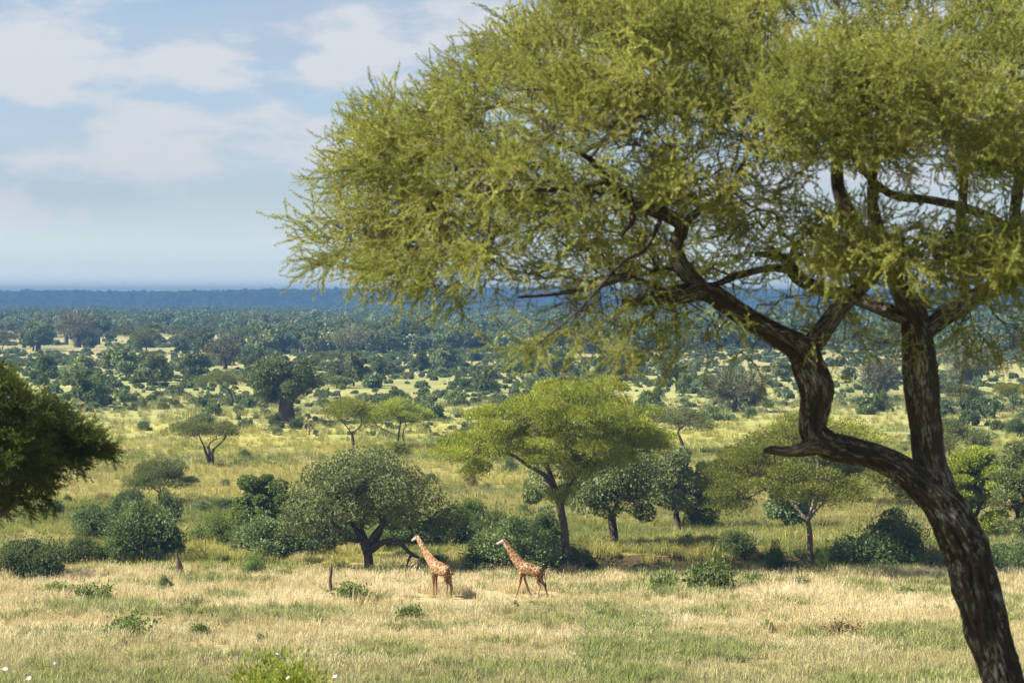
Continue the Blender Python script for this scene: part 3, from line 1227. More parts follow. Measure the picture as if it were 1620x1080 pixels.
def acacias():
    # the large bright one behind the walking giraffe
    g = G(895, 907)
    s = FPX / g[1]

    def L_(px, py, y=0.0, r=1.0):
        return ((px - 895) / s, y, (907 - py) / s, r)
    rng = np.random.default_rng(3)
    pads = []
    spec = [(900, 632, 60, 1.5), (960, 645, 50, 1.4), (1010, 672, 40, 1.3), (850, 650, 60, 1.4), (800, 660, 45, 1.3), (760, 690, 45, 1.2), (725, 715, 26, 1.05),
            (830, 690, 60, 1.3), (890, 690, 55, 1.3), (950, 700, 55, 1.3), (1020, 695, 30, 1.1), (1040, 690, 18, 0.9), (930, 620, 40, 1.2), (775, 655, 20, 1.0),
            (980, 725, 30, 1.0), (910, 735, 30, 1.0), (885, 775, 16, 0.8), (740, 735, 20, 0.8), (870, 625, 40, 1.3), (990, 655, 30, 1.2), (900, 660, 60, 1.4), (845, 705, 40, 1.1), (815, 690, 35, 1.1), (870, 715, 35, 1.0), (780, 700, 35, 1.0), (950, 665, 50, 1.3)]
    for (px, py, w, r) in spec:
        for q in range(4):
            pads.append(L_(px + rng.normal() * w * 0.5, py + 6 + rng.normal() * 7, rng.uniform(-4.5, 4.5) * min(1, w / 50 + .3), r * 1.18 * rng.uniform(0.75, 1.2)))
    tg, cg = Geo(), Geo()
    cen = np.array(pads)[:, :3]
    rad = np.array(pads)[:, 3]
    k = len(cen)
    N = 115000
    per = rng.choice(k, N, p=rad ** 2 / np.sum(rad ** 2))
    d = unit(rng.normal(size=(N, 3)))
    d[:, 2] = np.where(rng.uniform(size=N) < 0.7, np.abs(d[:, 2]), d[:, 2])
    sh = np.where(rng.uniform(size=N) < 0.4, rng.uniform(0.3, 0.9, N), rng.uniform(0.88, 1.1, N)) * (0.68 + 0.64 * fbm(d[:, 0] * 3.2 + per * 1.7, d[:, 1] * 3.2, d[:, 2] * 3.2, 2))
    p = cen[per] + d * (rad[per] * sh)[:, None] * np.array((1, 1, 0.58))
    leaves(cg, rng, p, d * 0.6 + rng.normal(size=(N, 3)) * 0.5 + np.array((0, 0, 0.7)), 0.24, 0.07, 0)

    def chain(rows, bark=0.25):
        sp = spline([(*L_(px, py, y)[:3], w / 2 / s) for (px, py, y, w) in rows], 0.3)
        tube(tg, sp[:, :3], sp[:, 3], 12, 0, cap=False, bark=bark, seed=len(rows))
        return sp
    A = chain([(896, 915, 0, 18), (896, 885, 0, 14), (893, 840, 0, 13), (886, 800, 0, 12), (878, 775, 0, 11), (866, 740, 0.2, 9), (856, 705, 0.5, 7), (848, 680, 0.6, 4)])
    B = chain([(878, 778, 0, 9), (862, 752, -0.5, 7), (835, 735, -1, 6), (810, 718, -1.2, 5), (780, 712, -1.4, 4), (758, 708, -1.4, 3)])
    D = chain([(888, 800, 0, 8), (905, 760, 0.5, 7), (930, 735, 1, 5), (960, 705, 1.6, 4)])
    E = chain([(868, 742, .2, 6), (845, 712, -1, 5), (820, 700, -1.5, 4)])
    nodes, par = [], []
    for ch in (A[len(A) // 2:], B, D, E):
        for q in range(0, len(ch), 3):
            nodes.append(ch[q, :3])
            par.append(-1)
    n0 = len(nodes)
    sub = np.concatenate([cen - np.array((0, 0, .3)), cen[rng.integers(0, k, 200)] + rng.normal(size=(200, 3)) * np.array((0.9, .9, .3))])
    n2, p2 = grow(rng, nodes, par, sub, 0.3, 0.8, 0.16, 0)
    limbs(tg, n2, p2, n0, 0.03, 0.42, 0.16, 6)
    tree_parts('tall bright green umbrella acacia standing behind the walking giraffe', 'tree', 'acacia_tree', g, tg, cg, M_bark, M_acacia)

    place_umbrella(21, 1285, 904, 672, 1085, 1452, 'airy flat-topped acacia with pale forked trunk beyond the gully, right of centre', M_olive, M_bark_pale,
                   thick=0.22, npad=95, nleaf=80000, fork=0.3, trunk_r=0.26, dome=0.36, pad=0.17, holes=0.30, flat=0.42, L=0.24, W=0.09)
    place_umbrella(22, 1300, 800, 655, 1205, 1412, 'green umbrella acacia seen behind the elbow of the near tree limb', M_acacia, thick=0.2, npad=36, nleaf=16000, dome=0.2)
    place_umbrella(23, 333, 737, 663, 271, 385, 'dark umbrella acacia with several twisted stems, on the open grass below the baobab', M_acacia2, thick=0.16, npad=30, nleaf=12000,
                   stems_n=3, fork=0.42, dome=0.2, trunk_r=0.28, L=0.24, W=0.09)
    place_umbrella(24, 250, 797, 726, 200, 321, 'grey-green fan-shaped acacia above the shrub thicket on the left', M_acacia2, thick=0.45, npad=44, nleaf=24000, fork=0.28, dome=0.3,
                   trunk_r=0.18, L=0.2, W=0.07)
    place_umbrella(25, 558, 712, 632, 503, 602, 'left one of two adjoining umbrella acacias behind the dark sausage tree', M_acacia, thick=0.1, npad=26, nleaf=10000, fork=0.4, dome=0.28, trunk_r=0.24, group='adjoining umbrella acacias')
    place_umbrella(26, 622, 712, 634, 566, 692, 'right one of two adjoining umbrella acacias, with a V-shaped trunk', M_acacia, thick=0.1, npad=30, nleaf=12000, fork=0.12, dome=0.32, trunk_r=0.26, stems_n=2, group='adjoining umbrella acacias')
    place_umbrella(27, 367, 641, 587, 304, 403, 'broad green umbrella acacia left of the big baobab', M_acacia2, thick=0.14, npad=28, nleaf=8000, fork=0.4, L=0.34, W=0.14)
    place_umbrella(28, 1080, 718, 640, 1000, 1126, 'grey umbrella acacia leaning left behind the bright acacia crown', M_acacia2, thick=0.14, npad=28, nleaf=10000, fork=0.42, dome=0.3, trunk_r=.25)
    place_umbrella(29, 1505, 660, 610, 1478, 1552, 'umbrella acacia far off just right of the straight near trunk', M_acacia2, thick=0.14, npad=22, nleaf=7000, fork=0.35, L=0.34, W=0.14)
    place_umbrella(30, 1602, 655, 606, 1568, 1640, 'pale green umbrella acacia far off at the right edge', M_acacia, thick=0.14, npad=22, nleaf=7000, fork=0.4, L=0.34, W=0.14)
    place_umbrella(31, 1500, 735, 663, 1440, 1567, 'rounded dark acacia right of the straight near trunk', M_acacia2, thick=0.3, npad=34, nleaf=12000, fork=0.3, dome=0.4)
    place_umbrella(32, 1540, 850, 712, 1478, 1612, 'dense yellow-green acacia behind the leaning near trunk', M_acacia, thick=0.62, npad=60, nleaf=42000, fork=0.2, dome=0.35, pad=0.28)
    place_umbrella(33, 1622, 880, 688, 1556, 1700, 'tall brownish acacia hung with bird nests at the right edge', M_acacia2, thick=0.6, npad=60, nleaf=28000, fork=0.2, dome=0.4, pad=0.22)
    place_umbrella(34, 525, 590, 556, 492, 548, 'small flat grey-green acacia behind the right side of the baobab crown', M_acacia2, thick=0.2, npad=18, nleaf=4500, L=0.5, W=0.2)
    place_umbrella(35, 540, 632, 596, 500, 566, 'low umbrella acacia right behind the big baobab', M_acacia2, thick=0.2, npad=20, nleaf=5500, L=0.4, W=0.16)
    place_umbrella(36, 800, 588, 552, 770, 826, 'umbrella acacia standing on the pale plain in the middle distance', M_acacia2, thick=0.2, npad=18, nleaf=5000, L=0.5, W=0.2)
    place_umbrella(37, 620, 735, 700, 590, 655, 'small bright green acacia peeping over the sausage tree crown', M_acacia, thick=0.4, npad=14, nleaf=4000, dome=.3, pad=.3)


acacias()


def broad_trees():
    g = G(580, 904)
    s = FPX / g[1]

    def X(px, py, y, r):
        return ((px - 580) / s, y, (904 - py) / s, r)
    ex = [X(470, 800, 0, 1.4), (X(480, 770, 1, 1.3)), X(462, 820, -1, 1.0), X(500, 745, 0, 1.3), X(700, 800, 0, 1.5), X(720, 810, 0, 1.1), X(690, 828, .5, 1.0), X(662, 820, 0.5, 1.1),
          X(550, 725, 0, 1.5), X(600, 722, 0, 1.5), X(640, 745, 0, 1.5), X(500, 830, -0.5, 1.0), X(540, 838, -1, 0.9), X(622, 815, -1.0, 1.0), X(520, 850, -1, .7), X(670, 770, -1, 1.5),
          X(600, 780, -4, 1.4), X(560, 790, -4, 1.3), X(640, 800, -3.5, 1.3), X(520, 790, -3.5, 1.3), X(560, 750, -3, 1.5), X(620, 752, -3, 1.4)]
    t, c = round_tree(101, (904 - 712) / s, 118 / s, 70 / s, 48000, 0.22, 0.12, 0.42, 0.02, 48, 0.28, extra=ex)
    # the long low limb that reaches towards the standing giraffe
    for rows in ([(588, 862, -.3, 13), (606, 850, -.6, 10), (628, 846, -1, 8), (640, 856, -1, 7), (652, 868, -1, 6), (664, 873, -1, 5)],
                 [(652, 868, -1, 5), (647, 878, -1, 4), (643, 890, -1.1, 2)],
                 [(580, 870, 0, 12), (572, 845, 0, 10), (560, 825, 0, 8), (545, 800, 0, 5)],
                 [(583, 868, 0, 12), (600, 838, 0.5, 9), (608, 810, 1, 6)],
                 [(640, 846, -1, 5), (665, 850, -1, 4), (690, 846, -1, 2)]):
        sp = spline([(*X(a, b, y, 0)[:3], w / 2 / s) for a, b, y, w in rows], 0.3)
        tube(t, sp[:, :3], sp[:, 3], 8, 0, cap=True, bark=0.2)
    tree_parts('wide dark sausage tree whose low limb reaches the standing giraffe', 'tree', 'sausage_tree', g, t, c, M_bark, M_silver)

    g = G(968, 866)
    s = FPX / g[1]

    def X(px, py, y, r):
        return ((px - 968) / s, y, (866 - py) / s, r)
    ex = [X(850, 770, 0, 1.2), X(860, 745, 1, 1.3), X(842, 785, -.5, 0.8), X(900, 720, 0, 1.3), X(960, 800, -2, 1.2), X(930, 780, -2, 1.3), X(1000, 790, -2, 1.3), X(1020, 810, -1, 1.0)]
    t, c = round_tree(102, (866 - 688) / s, 95 / s, 45 / s, 36000, 0.23, 0.13, 0.40, 0.01, 40, 0.3, extra=ex)
    tree_parts('silvery grey-green broadleaf tree behind the bright acacia trunk', 'tree', 'broadleaf_tree', g, t, c, M_bark, M_silver)
    g = G(1070, 838)
    s = FPX / g[1]
    t, c = round_tree(103, (838 - 708) / s, 62 / s, 12 / s, 20000, 0.24, 0.14, 0.35, 0.0, 34, 0.2)
    tree_parts('rounded dark green broadleaf tree just left of the airy acacia', 'tree', 'broadleaf_tree', g, t, c, M_bark, M_silver)
    g = G(1245, 838)
    s = FPX / g[1]
    t, c = round_tree(104, (838 - 762) / s, 55 / s, 8 / s, 8000, 0.32, 0.18, 0.3, 0.0, 26, 0.2)
    tree_parts('blue-green low tree seen through the airy acacia', 'tree', 'broadleaf_tree', g, t, c, M_bark, M_baobab_leaf)
    g = G(424, 868)
    s = FPX / g[1]
    t, c = round_tree(105, (868 - 748) / s, 60 / s, 10 / s, 26000, 0.22, 0.13, 0.3, 0.0, 32, 0.2)
    tree_parts('fresh green leafy tree at the left shoulder of the sausage tree', 'tree', 'broadleaf_tree', g, t, c, M_bark, M_fresh)

    # baobabs
    def bao(seed, bx, by, topy, x0, x1, tw, label, bare=False, n=9000, L=0.6, W_=0.4):
        g = G(bx, by)
        s = FPX / g[1]
        t, c = baobab(seed, (by - topy) / s, (x1 - x0) / 2 / s, tw / 2 / s, n, L, W_, bare)
        r = tree_parts(label, 'tree', 'baobab_tree', g, t, c, M_bark_baobab, M_bare if bare else M_baobab_leaf)
        return r
    bao(201, 453, 669, 558, 390, 532, 25, 'big leafy baobab with thick reddish trunk, the largest one on the plain', n=16000, L=0.5, W_=0.32)
    bao(202, 356, 584, 536, 325, 388, 7, 'bare grey baobab with a short pale trunk up left of the big baobab', True, 6000)
    bao(203, 313, 555, 518, 288, 338, 5, 'bare reddish baobab standing on the skyline side of the pale plain', True, 5000)
    bao(204, 477, 557, 511, 457, 512, 9, 'leafy baobab with forked grey trunk far behind the big baobab', n=6000, L=0.9, W_=.6)
    bao(205, 442, 559, 526, 418, 468, 9, 'squat dark baobab beside the forked far baobab', n=5000, L=0.9, W_=.6)
    bao(206, 1167, 652, 592, 1118, 1218, 18, 'reddish-trunked baobab seen below the near tree branches', True, 9000)
    bao(207, 1391, 626, 572, 1362, 1422, 10, 'grey bare baobab between the two near trunks', True, 6000)
    bao(208, 1530, 608, 545, 1492, 1580, 18, 'wide bare baobab far off right of the straight near trunk', True, 8000)
    bao(209, 552, 562, 515, 528, 590, 9, 'rosy grey baobab at the far edge of the pale plain', True, 5000)
    bao(210, 635, 556, 502, 605, 680, 9, 'leafy far baobab right of the rosy grey one', n=6000, L=0.9, W_=.6)
    bao(211, 60, 556, 515, 35, 90, 8, 'leafy baobab far off above the dark left tree', n=6000, L=0.9, W_=.6)
    bao(212, 155, 545, 495, 130, 178, 7, 'grey baobab among the far woodland on the left', n=5000, L=0.9, W_=.6)


broad_trees()


# ---- bushes
def bush_at(mesh_o, bx, by, w, h, label, group=None, cat='bush', name=None, dy=0.0, rz=None, base=(1.0, 1.0)):
    g = G(bx, by)
    s = FPX / g[1]
    g = g + np.array((0, dy, 0))
    o = bpy.data.objects.new(name or 'bush', mesh_o.data)
    C.objects.link(o)
    o.location = [float(v) for v in g]
    o.rotation_euler = (0, 0, rz if rz is not None else (bx * 0.37) % 6.28)
    sx = w / 2 / s / base[0]
    sz = h / s / base[1]
    o.scale = (sx, sx * (0.8 + 0.4 * ((bx * 0.73) % 1)), sz)
    return tag(o, label, cat, group)


def bushes():
    dark = [make_bush(300 + k, 1.0, 1.0, 14000, 0.065, 0.036, M_bush, 27) for k in range(3)]
    fresh = [make_bush(310 + k, 1.0, 1.0, 11000, 0.07, 0.035, M_fresh, 24) for k in range(2)]
    silver = [make_bush(320 + k, 1.0, 1.0, 14000, 0.06, 0.034, M_thicket, 27) for k in range(2)]
    loose = [make_bush(330 + k, 1.0, 1.0, 900, 0.16, 0.08, M_fresh, 20) for k in range(3)]
    brown = [make_bush(340, 1.0, 1.0, 1200, 0.16, 0.05, M_brown, 14)]
    B = bush_at
    K = 1.08
    # big ones first
    for (mo, x, y, w, h, lb) in (
        (dark[0], 42, 916, 118, 66, 'dense round bush cut by the left edge of the picture'),
        (dark[1], 205, 812, 56, 40, 'round dark bush on top of the left thicket, nearest the fan-shaped acacia'),
        (dark[2], 262, 832, 56, 48, 'dark bush at the upper right of the left thicket'),
        (dark[0], 150, 852, 80, 54, 'bush at the upper left of the left thicket'),
        (silver[0], 222, 884, 140, 82, 'widest bush in the middle of the left thicket'),
        (fresh[0], 187, 893, 50, 42, 'bright green bush low at the front of the left thicket'),
        (dark[1], 130, 886, 70, 50, 'dark bush at the lower left of the left thicket'),
        (dark[2], 262, 880, 66, 48, 'dark bush at the lower right of the left thicket'),
        (fresh[1], 349, 862, 80, 46, 'pale green bush between the left thicket and the leafy tree'),
        (silver[1], 432, 878, 140, 66, 'broad bush spreading before the fresh green leafy tree'),
        (dark[0], 395, 872, 70, 44, 'dark bush at the left foot of the leafy tree'),
        (dark[2], 530, 868, 90, 46, 'dark bush behind the left of the sausage tree trunk'),
        (dark[1], 640, 868, 120, 46, 'dark bush in the shade behind the sausage tree trunk'),
        (dark[0], 715, 866, 90, 58, 'dark bush under the right end of the sausage tree crown'),
        (fresh[1], 745, 842, 60, 50, 'taller green bush tucked behind the sausage tree crown'),
        (dark[1], 785, 866, 90, 58, 'dark bush left of the bright acacia trunk, behind the walking giraffe head'),
        (dark[2], 862, 872, 100, 58, 'round dark bush directly behind the bright acacia trunk'),
        (silver[0], 812, 900, 150, 78, 'large grey-green bush right behind the walking giraffe'),
        (dark[0], 905, 902, 70, 38, 'dark low bush around the foot of the bright acacia'),
        (fresh[0], 760, 906, 60, 36, 'leafy bush between the two giraffes'),
        (silver[1], 1162, 877, 62, 40, 'grey-green rounded bush alone beyond the gully'),
        (dark[1], 1087, 860, 22, 15, 'tiny dark bush alone on the grass left of the rounded grey-green bush'),
        (fresh[0], 1229, 906, 42, 44, 'ragged green bush at the gully edge left of the pale trunk'),
        (dark[0], 1378, 898, 118, 70, 'left half of the dark bush clump before the leaning trunk'),
        (dark[2], 1440, 897, 104, 76, 'right half of the dark bush clump before the leaning trunk'),
        (silver[0], 1412, 884, 104, 72, 'taller bush at the back of the dark clump before the leaning trunk'),
        (dark[1], 1580, 897, 80, 62, 'dark bush in the gap right of the leaning trunk'),
        (silver[1], 1625, 900, 70, 80, 'greyish bush at the right edge under the brownish acacia'),
        (dark[2], 1110, 838, 60, 60, 'low dark bush under the left end of the airy acacia'),
        (fresh[1], 1302, 898, 26, 34, 'small grey-green shrub right of the pale acacia trunk'),
        (dark[0], 1350, 905, 40, 12, 'low dark growth on the gully bank'),
        (loose[0], 1050, 938, 42, 32, 'leafy shrub standing in the straw before the gully, left of a larger one'),
        (loose[1], 1124, 936, 68, 44, 'ragged wide shrub standing in the straw before the gully'),
        (fresh[0], 402, 909, 40, 24, 'small bluish shrub in the green grass left of the pale stump'),
        (dark[2], 260, 938, 24, 18, 'small dark shrub in straw below the dark stump'),
        (loose[2], 95, 942, 52, 16, 'sparse low shrub in the straw at far left'),
        (loose[0], 150, 955, 56, 30, 'sparse shrub with bare stems in the straw on the left'),
        (loose[1], 207, 1012, 74, 34, 'low bright green shrub in the straw, lower left'),
        (loose[2], 318, 1008, 40, 18, 'dull brownish shrublet in the straw, right of the low bright shrub'),
        (loose[0], 300, 962, 44, 14, 'thin grey-green scrub in the straw under the dark stump'),
        (loose[1], 555, 955, 66, 26, 'thin wispy scrub at the foot of the pale stump'),
        (loose[2], 650, 985, 44, 22, 'green tussocky shrublet in the straw below the standing giraffe'),
        (loose[0], 945, 975, 40, 14, 'small tussocky shrublet in the straw below the walking giraffe'),
        (loose[1], 1210, 1000, 30, 14, 'little shrublet alone in the middle of the right foreground'),
        (loose[2], 1437, 946, 42, 14, 'flat dark green shrub in the straw left of the leaning trunk'),
        (loose[0], 1484, 972, 38, 14, 'low green shrub close to the leaning trunk'),
        (loose[2], 1190, 928, 44, 16, 'low leafy scrub right of the ragged wide shrub'),
        (loose[1], 1270, 930, 34, 14, 'low leafy scrub below the pale acacia trunk'),
        (brown[0], 1335, 1010, 66, 22, 'brown leafless brushwood in the right foreground'),
        (brown[0], 745, 768, 34, 24, 'reddish brown scrubby clump on the grass left of the bright acacia'),
        (brown[0], 160, 792, 40, 12, 'flat brown scrub on the slope left of the fan-shaped acacia'),
        (dark[1], 682, 765, 24, 17, 'round dark bush on the slope right above the sausage tree'),
        (dark[2], 806, 747, 30, 18, 'round dark bush under the left arm of the bright acacia'),
        (silver[0], 770, 774, 18, 9, 'low grey bush beneath the reddish brown clump'),
        (silver[1], 828, 815, 22, 20, 'pale bush beneath the bright acacia, left of its trunk'),
        (dark[0], 386, 727, 20, 16, 'small bush right beside the many-stemmed acacia'),
        (silver[1], 357, 769, 14, 12, 'little round bush alone between the two left acacias'),
        (dark[1], 90, 818, 26, 26, 'dark bush against the edge of the left tree'),
        (fresh[0], 108, 793, 14, 10, 'tiny bush on the slope by the left tree'),
        (dark[2], 438, 677, 26, 20, 'round bush at the left foot of the big baobab'),
        (dark[0], 467, 679, 24, 18, 'round bush at the right foot of the big baobab'),
        (dark[1], 228, 681, 26, 16, 'round bush alone on the grass below the left shrub belt'),
        (dark[2], 337, 808, 30, 14, 'low dark bush on the slope right of the fan-shaped acacia'),
        (silver[0], 320, 812, 40, 18, 'grey bush beside the low dark one on the slope'),
        (dark[0], 357, 810, 34, 22, 'grey-green bush at the left edge of the leafy tree'),
        (dark[1], 1607, 690, 44, 30, 'dark bush far right on the open slope'),
        (dark[2], 1012, 668, 20, 16, 'bush on the far slope left of the reddish-trunked baobab'),
        (dark[1], 1187, 662, 24, 18, 'dark bush at the right foot of the reddish-trunked baobab'),
    ):
        tall = y > 912 and x > 45
        B(mo, x, y, w * K * (1.15 if tall else 1), h * K * (1.3 if tall else 1), lb)
    # green weeds along the gully on the left and right
    rng = random.Random(4)
    for k in range(34):
        x = rng.uniform(520, 1345)
        if 1255 < x < 1320:
            x -= 40
        _o = B(rng.choice(fresh + dark + loose), x, rng.uniform(898, 909) if x < 830 else rng.uniform(901, 908), rng.uniform(22, 50), rng.uniform(9, 20), '', 'scrub lining the gully', name='scrub')
        later(_o, 'dark scrub', 'dark scrubs', x, 0, NEAR_ZONES, ((999, 'gully'),))
    for k in range(16):
        x = rng.uniform(1, 320) if k % 2 else rng.uniform(330, 520)
        yy = rng.uniform(893, 915)
        later(B(rng.choice(fresh + loose), x, yy, rng.uniform(18, 44), rng.uniform(7, 14), '', 'scrub in the left green strip', name='scrub'), 'leafy scrub', 'leafy scrubs', x, yy, NEAR_ZONES, ((904, 'farther'), (999, 'nearer')))
    # little tussocks in the straw
    for k in range(46):
        y = rng.uniform(915, 1075)
        x = rng.uniform(5, 1600)
        later(B(rng.choice(loose + fresh), x, y, rng.uniform(12, 34) * (y - 475) / 500, rng.uniform(6, 13) * (y - 475) / 500, '', 'herb tussocks in the foreground', name='tussock', cat='tussock'), 'green tussock', 'green tussocks', x, y, NEAR_ZONES, ((970, 'farther'), (1025, 'midway'), (9999, 'nearest')))
    return dark, fresh, silver, loose


DARK, FRESH, SILVER, LOOSE = bushes()


# ------------------------------------------------------------------ shrub belt and woodland
def lite(kind, seed, m):
    """cheap trees for the distance; unit height for bushes, metres for trees"""
    if kind == 'bush':
        rng = np.random.default_rng(seed)
        g = Geo()
        cen = lobes(rng, 9, 1.0, 1.0, 0.15)
        cen[:, 2] = np.maximum(cen[:, 2], .15)
        leafy(g, rng, cen, rng.uniform(.3, .45, 9), 620, 0.26, 0.18, 0, 0.85, 0.15)
        return g.build('bush', [m], link_it=False)
    if kind == 'umb':
        t, c = umbrella(seed, 9.5, 7.0, 1.8, 0.3, 20, 3000, 0.8, 0.4, pad=.26, twigs=False)
    elif kind == 'round':
        t, c = round_tree(seed, 10, 5.8, 0.6, 3400, 0.8, 0.5, 0.35, 0, 34, 0.15)
    elif kind == 'bao':
        t, c = baobab(seed, 15, 9, 1.3, 2000, 1.3, 0.8)
    else:
        t, c = baobab(seed, 15, 9, 1.3, 2400, 1.0, 0.6, True)
    return t, c


def woodland():
    rng = random.Random(11)
    nr = np.random.default_rng(11)
    bm = [lite('bush', 400 + k, M_bush) for k in range(3)] + [lite('bush', 405 + k, M_baobab_leaf) for k in range(2)] + [lite('bush', 408, M_silver)]
    # individual bushes on the middle plain, the largest in view
    rows = []
    tries = 0
    while len(rows) < 250 and tries < 20000:
        tries += 1
        py = 566 + 116 * rng.random() ** 0.9
        px = rng.uniform(-15, 1635)
        dens = fbm(np.array([px / 130]), np.array([py / 38]), o=3)[0]
        top = 688 if px < 520 or px > 1120 else 672
        if dens < np.interp(py, (560, 600, 650, 680), (0.46, 0.36, 0.43, 0.56)) or py > top:
            continue
        if any(abs(px - q[0]) < 8 and abs(py - q[1]) < 4 for q in rows):
            continue
        if 395 < px < 515 and 655 < py < 680:
            continue
        rows.append((px, py))
    for px, py in rows:
        s = FPX / DIST(py)
        wm = rng.choice((1.6, 2.2, 2.8, 3.6, 4.6)) * rng.uniform(.85, 1.15)
        big = py < 625 and rng.random() < 0.3
        if big:
            wm *= 1.7
        hm = wm * rng.uniform(0.55, 0.8)
        o = bush_at(rng.choice(bm), px, py, wm * s, hm * s, '', 'bushes on the middle plain', rz=rng.uniform(0, 6.28))
        kd = 'large bush' if big or wm > 3.4 else 'small bush' if wm < 2.0 else 'round bush'
        later(o, kd, {'large bush': 'large bushes', 'small bush': 'small bushes', 'round bush': 'round bushes'}[kd], px, py, PLAIN_ZONES, ((600, 'farthest'), (640, 'midway'), (999, 'nearest')))
    # far woodland trees as individuals, nearest rows
    kinds = []
    for kind, seeds, bark, leafm in (('umb', (501, 502), M_bark, M_acacia2), ('round', (511, 512, 513), M_bark, M_bush), ('round', (514, 515), M_bark, M_silver), ('bao', (521,), M_bark_baobab, M_baobab_leaf), ('bare', (531,), M_bark_baobab, M_bare)):
        for sd in seeds:
            t, c = lite(kind, sd, None)
            kinds.append((kind, t.build('trunk', [bark], link_it=False, smooth=True), c.build('crown', [leafm], link_it=False)))
    names = {'umb': ('acacia_tree', 'flat-topped grey-green acacia in the hazy belt of trees behind the shrub plain', 'acacias of the hazy tree belt'),
             'round': ('broadleaf_tree', 'rounded dark tree in the hazy belt of trees behind the shrub plain', 'rounded trees of the hazy tree belt'),
             'bao': ('baobab_tree', 'leafy baobab in the hazy belt of trees behind the shrub plain', 'leafy baobabs of the hazy tree belt'),
             'bare': ('baobab_tree', 'bare brownish baobab in the hazy belt of trees behind the shrub plain', 'bare baobabs of the hazy tree belt')}
    TREE_WORDS = {'umb': ('flat-topped acacia', 'flat-topped acacias'), 'round': ('rounded tree', 'rounded trees'), 'bao': ('leafy baobab', 'leafy baobabs'), 'bare': ('bare baobab', 'bare baobabs'),
                  'belt': ('dark tree', 'dark trees')}
    cl = [(60, 612, 60), (120, 620, 50), (160, 640, 55), (200, 600, 50), (262, 606, 45), (310, 600, 35), (130, 600, 40), (228, 588, 35), (400, 590, 34), (700, 580, 40),
          (665, 590, 44), (820, 590, 30), (600, 600, 30), (560, 610, 25), (880, 600, 40), (960, 600, 40), (1060, 602, 45), (1240, 600, 40), (1460, 602, 40), (1570, 590, 40), (1000, 590, 30)]
    trees = []
    for x, y, w in cl:
        trees.append((x, y, 'round'))
        trees.append((x + rng.uniform(-28, 28), y + rng.uniform(-8, 6), 'round'))
    for k in range(165):
        px = rng.uniform(-20, 1640)
        py = 519 + 42 * rng.random() ** 0.85
        if 556 < py and rng.random() < 0.6:
            continue
        trees.append((px, py, rng.choice(('round', 'round', 'umb', 'round', 'umb', 'round', 'bao', 'umb', 'round', 'bare' if k % 2 else 'bao'))))
    for px, py, kd in trees:
        opts = [q for q in kinds if q[0] == kd]
        _, t, c = rng.choice(opts)
        nm, lb, gp = names[kd]
        if py > 575:
            lb, gp = 'dark rounded tree in the clumps standing over the shrub belt', 'dark trees over the shrub belt'
        g = G(px, py)
        r = root(nm, lb, 'tree', g, rng.uniform(0, 6.28), gp)
        later(r, *TREE_WORDS[kd if py <= 575 else 'belt'], px, py, PLAIN_ZONES, ((535, 'haziest'), (575, 'hazy'), (999, 'clear')))
        sc = rng.uniform(0.6, 1.15) * (0.75 if py > 575 else 1)
        r.scale = (sc, sc, sc * rng.uniform(.85, 1.1))
        for src in (t, c):
            o = bpy.data.objects.new(src.name.split('.')[0], src.data)
            link(o, r)
    # the mass behind: woodland floor to the ridge, and the ridge forest
    far = []
    for k in range(5):
        g = Geo()
        rg = np.random.default_rng(600 + k)
        cen = lobes(rg, 9, 5.5, 9.5, 4.0)
        leafy(g, rg, cen, rg.uniform(1.6, 2.6, 9), 420, 1.6, 1.1, 0, 0.7, 0.1)
        tube(g, [(0, 0, -1), (0, 0, 5)], [.4, .3], 5, 1)
        far.append(g.build('far_tree', [(M_baobab_leaf, M_silver, M_baobab_leaf, M_bush, M_acacia2)[k], M_bark], link_it=False))

    def pts(n, y0, y1, th, sc0, sc1):
        y = nr.uniform(y0 ** 1.6, y1 ** 1.6, n) ** (1 / 1.6)
        x = nr.uniform(-1, 1, n) * (20 + 0.27 * y)
        k = fbm(x / 120, y / 220, o=3) > th(y)
        x, y = x[k], y[k]
        s = nr.uniform(sc0, sc1, len(x))
        return np.stack([x, y, hz(x, y) - 0.2], 1), np.stack([0 * x, 0 * x, nr.uniform(0, 6.28, len(x))], 1), np.stack([s, s, s * nr.uniform(.8, 1.2, len(x))], 1), nr.integers(0, 5, len(x))
    a = pts(38000, 1000, 5450, lambda y: np.interp(y, (1000, 1300, 1800, 2600, 3500), (0.56, 0.45, 0.34, 0.22, 0.1)), 0.5, 1.25)
    o = scatter('distant_woodland', far, *a)
    tag(o, 'hazy woodland covering the plain as far as the ridge', 'woodland')
    a = pts(19000, 5350, 6500, lambda y: 0 * y, 0.7, 1.45)
    tall = nr.uniform(size=len(a[2])) < 0.1
    a[2][tall] *= 1.22
    o = scatter('ridge_forest', far, *a)
    tag(o, 'blue hazy forest covering the long ridge on the horizon', 'forest')
    # small scrub of the middle plain that nobody could count
    n = 15000
    y = nr.uniform(330, 1300, n)
    x = nr.uniform(-1, 1, n) * (12 + 0.24 * y)
    k = fbm(x / 30, y / 60, o=3) > np.interp(y, (330, 420, 520, 800, 1250), (0.66, 0.50, 0.40, 0.42, 0.46))
    x, y = x[k], y[k]
    s = (0.2 + 1.0 * nr.uniform(size=len(x)) ** 2.2) * np.interp(y, (330, 500, 1200), (0.6, 1.1, 2.1))
    o = scatter('ground_scrub', bm, np.stack([x, y, hz(x, y)], 1), np.stack([0 * x, 0 * x, nr.uniform(0, 6.28, len(x))], 1), np.stack([s, s, s * nr.uniform(.8, 1.4, len(s))], 1), nr.integers(0, len(bm), len(x)))
    tag(o, 'tiny scattered scrub dotting the middle plain', 'scrub')


woodland()


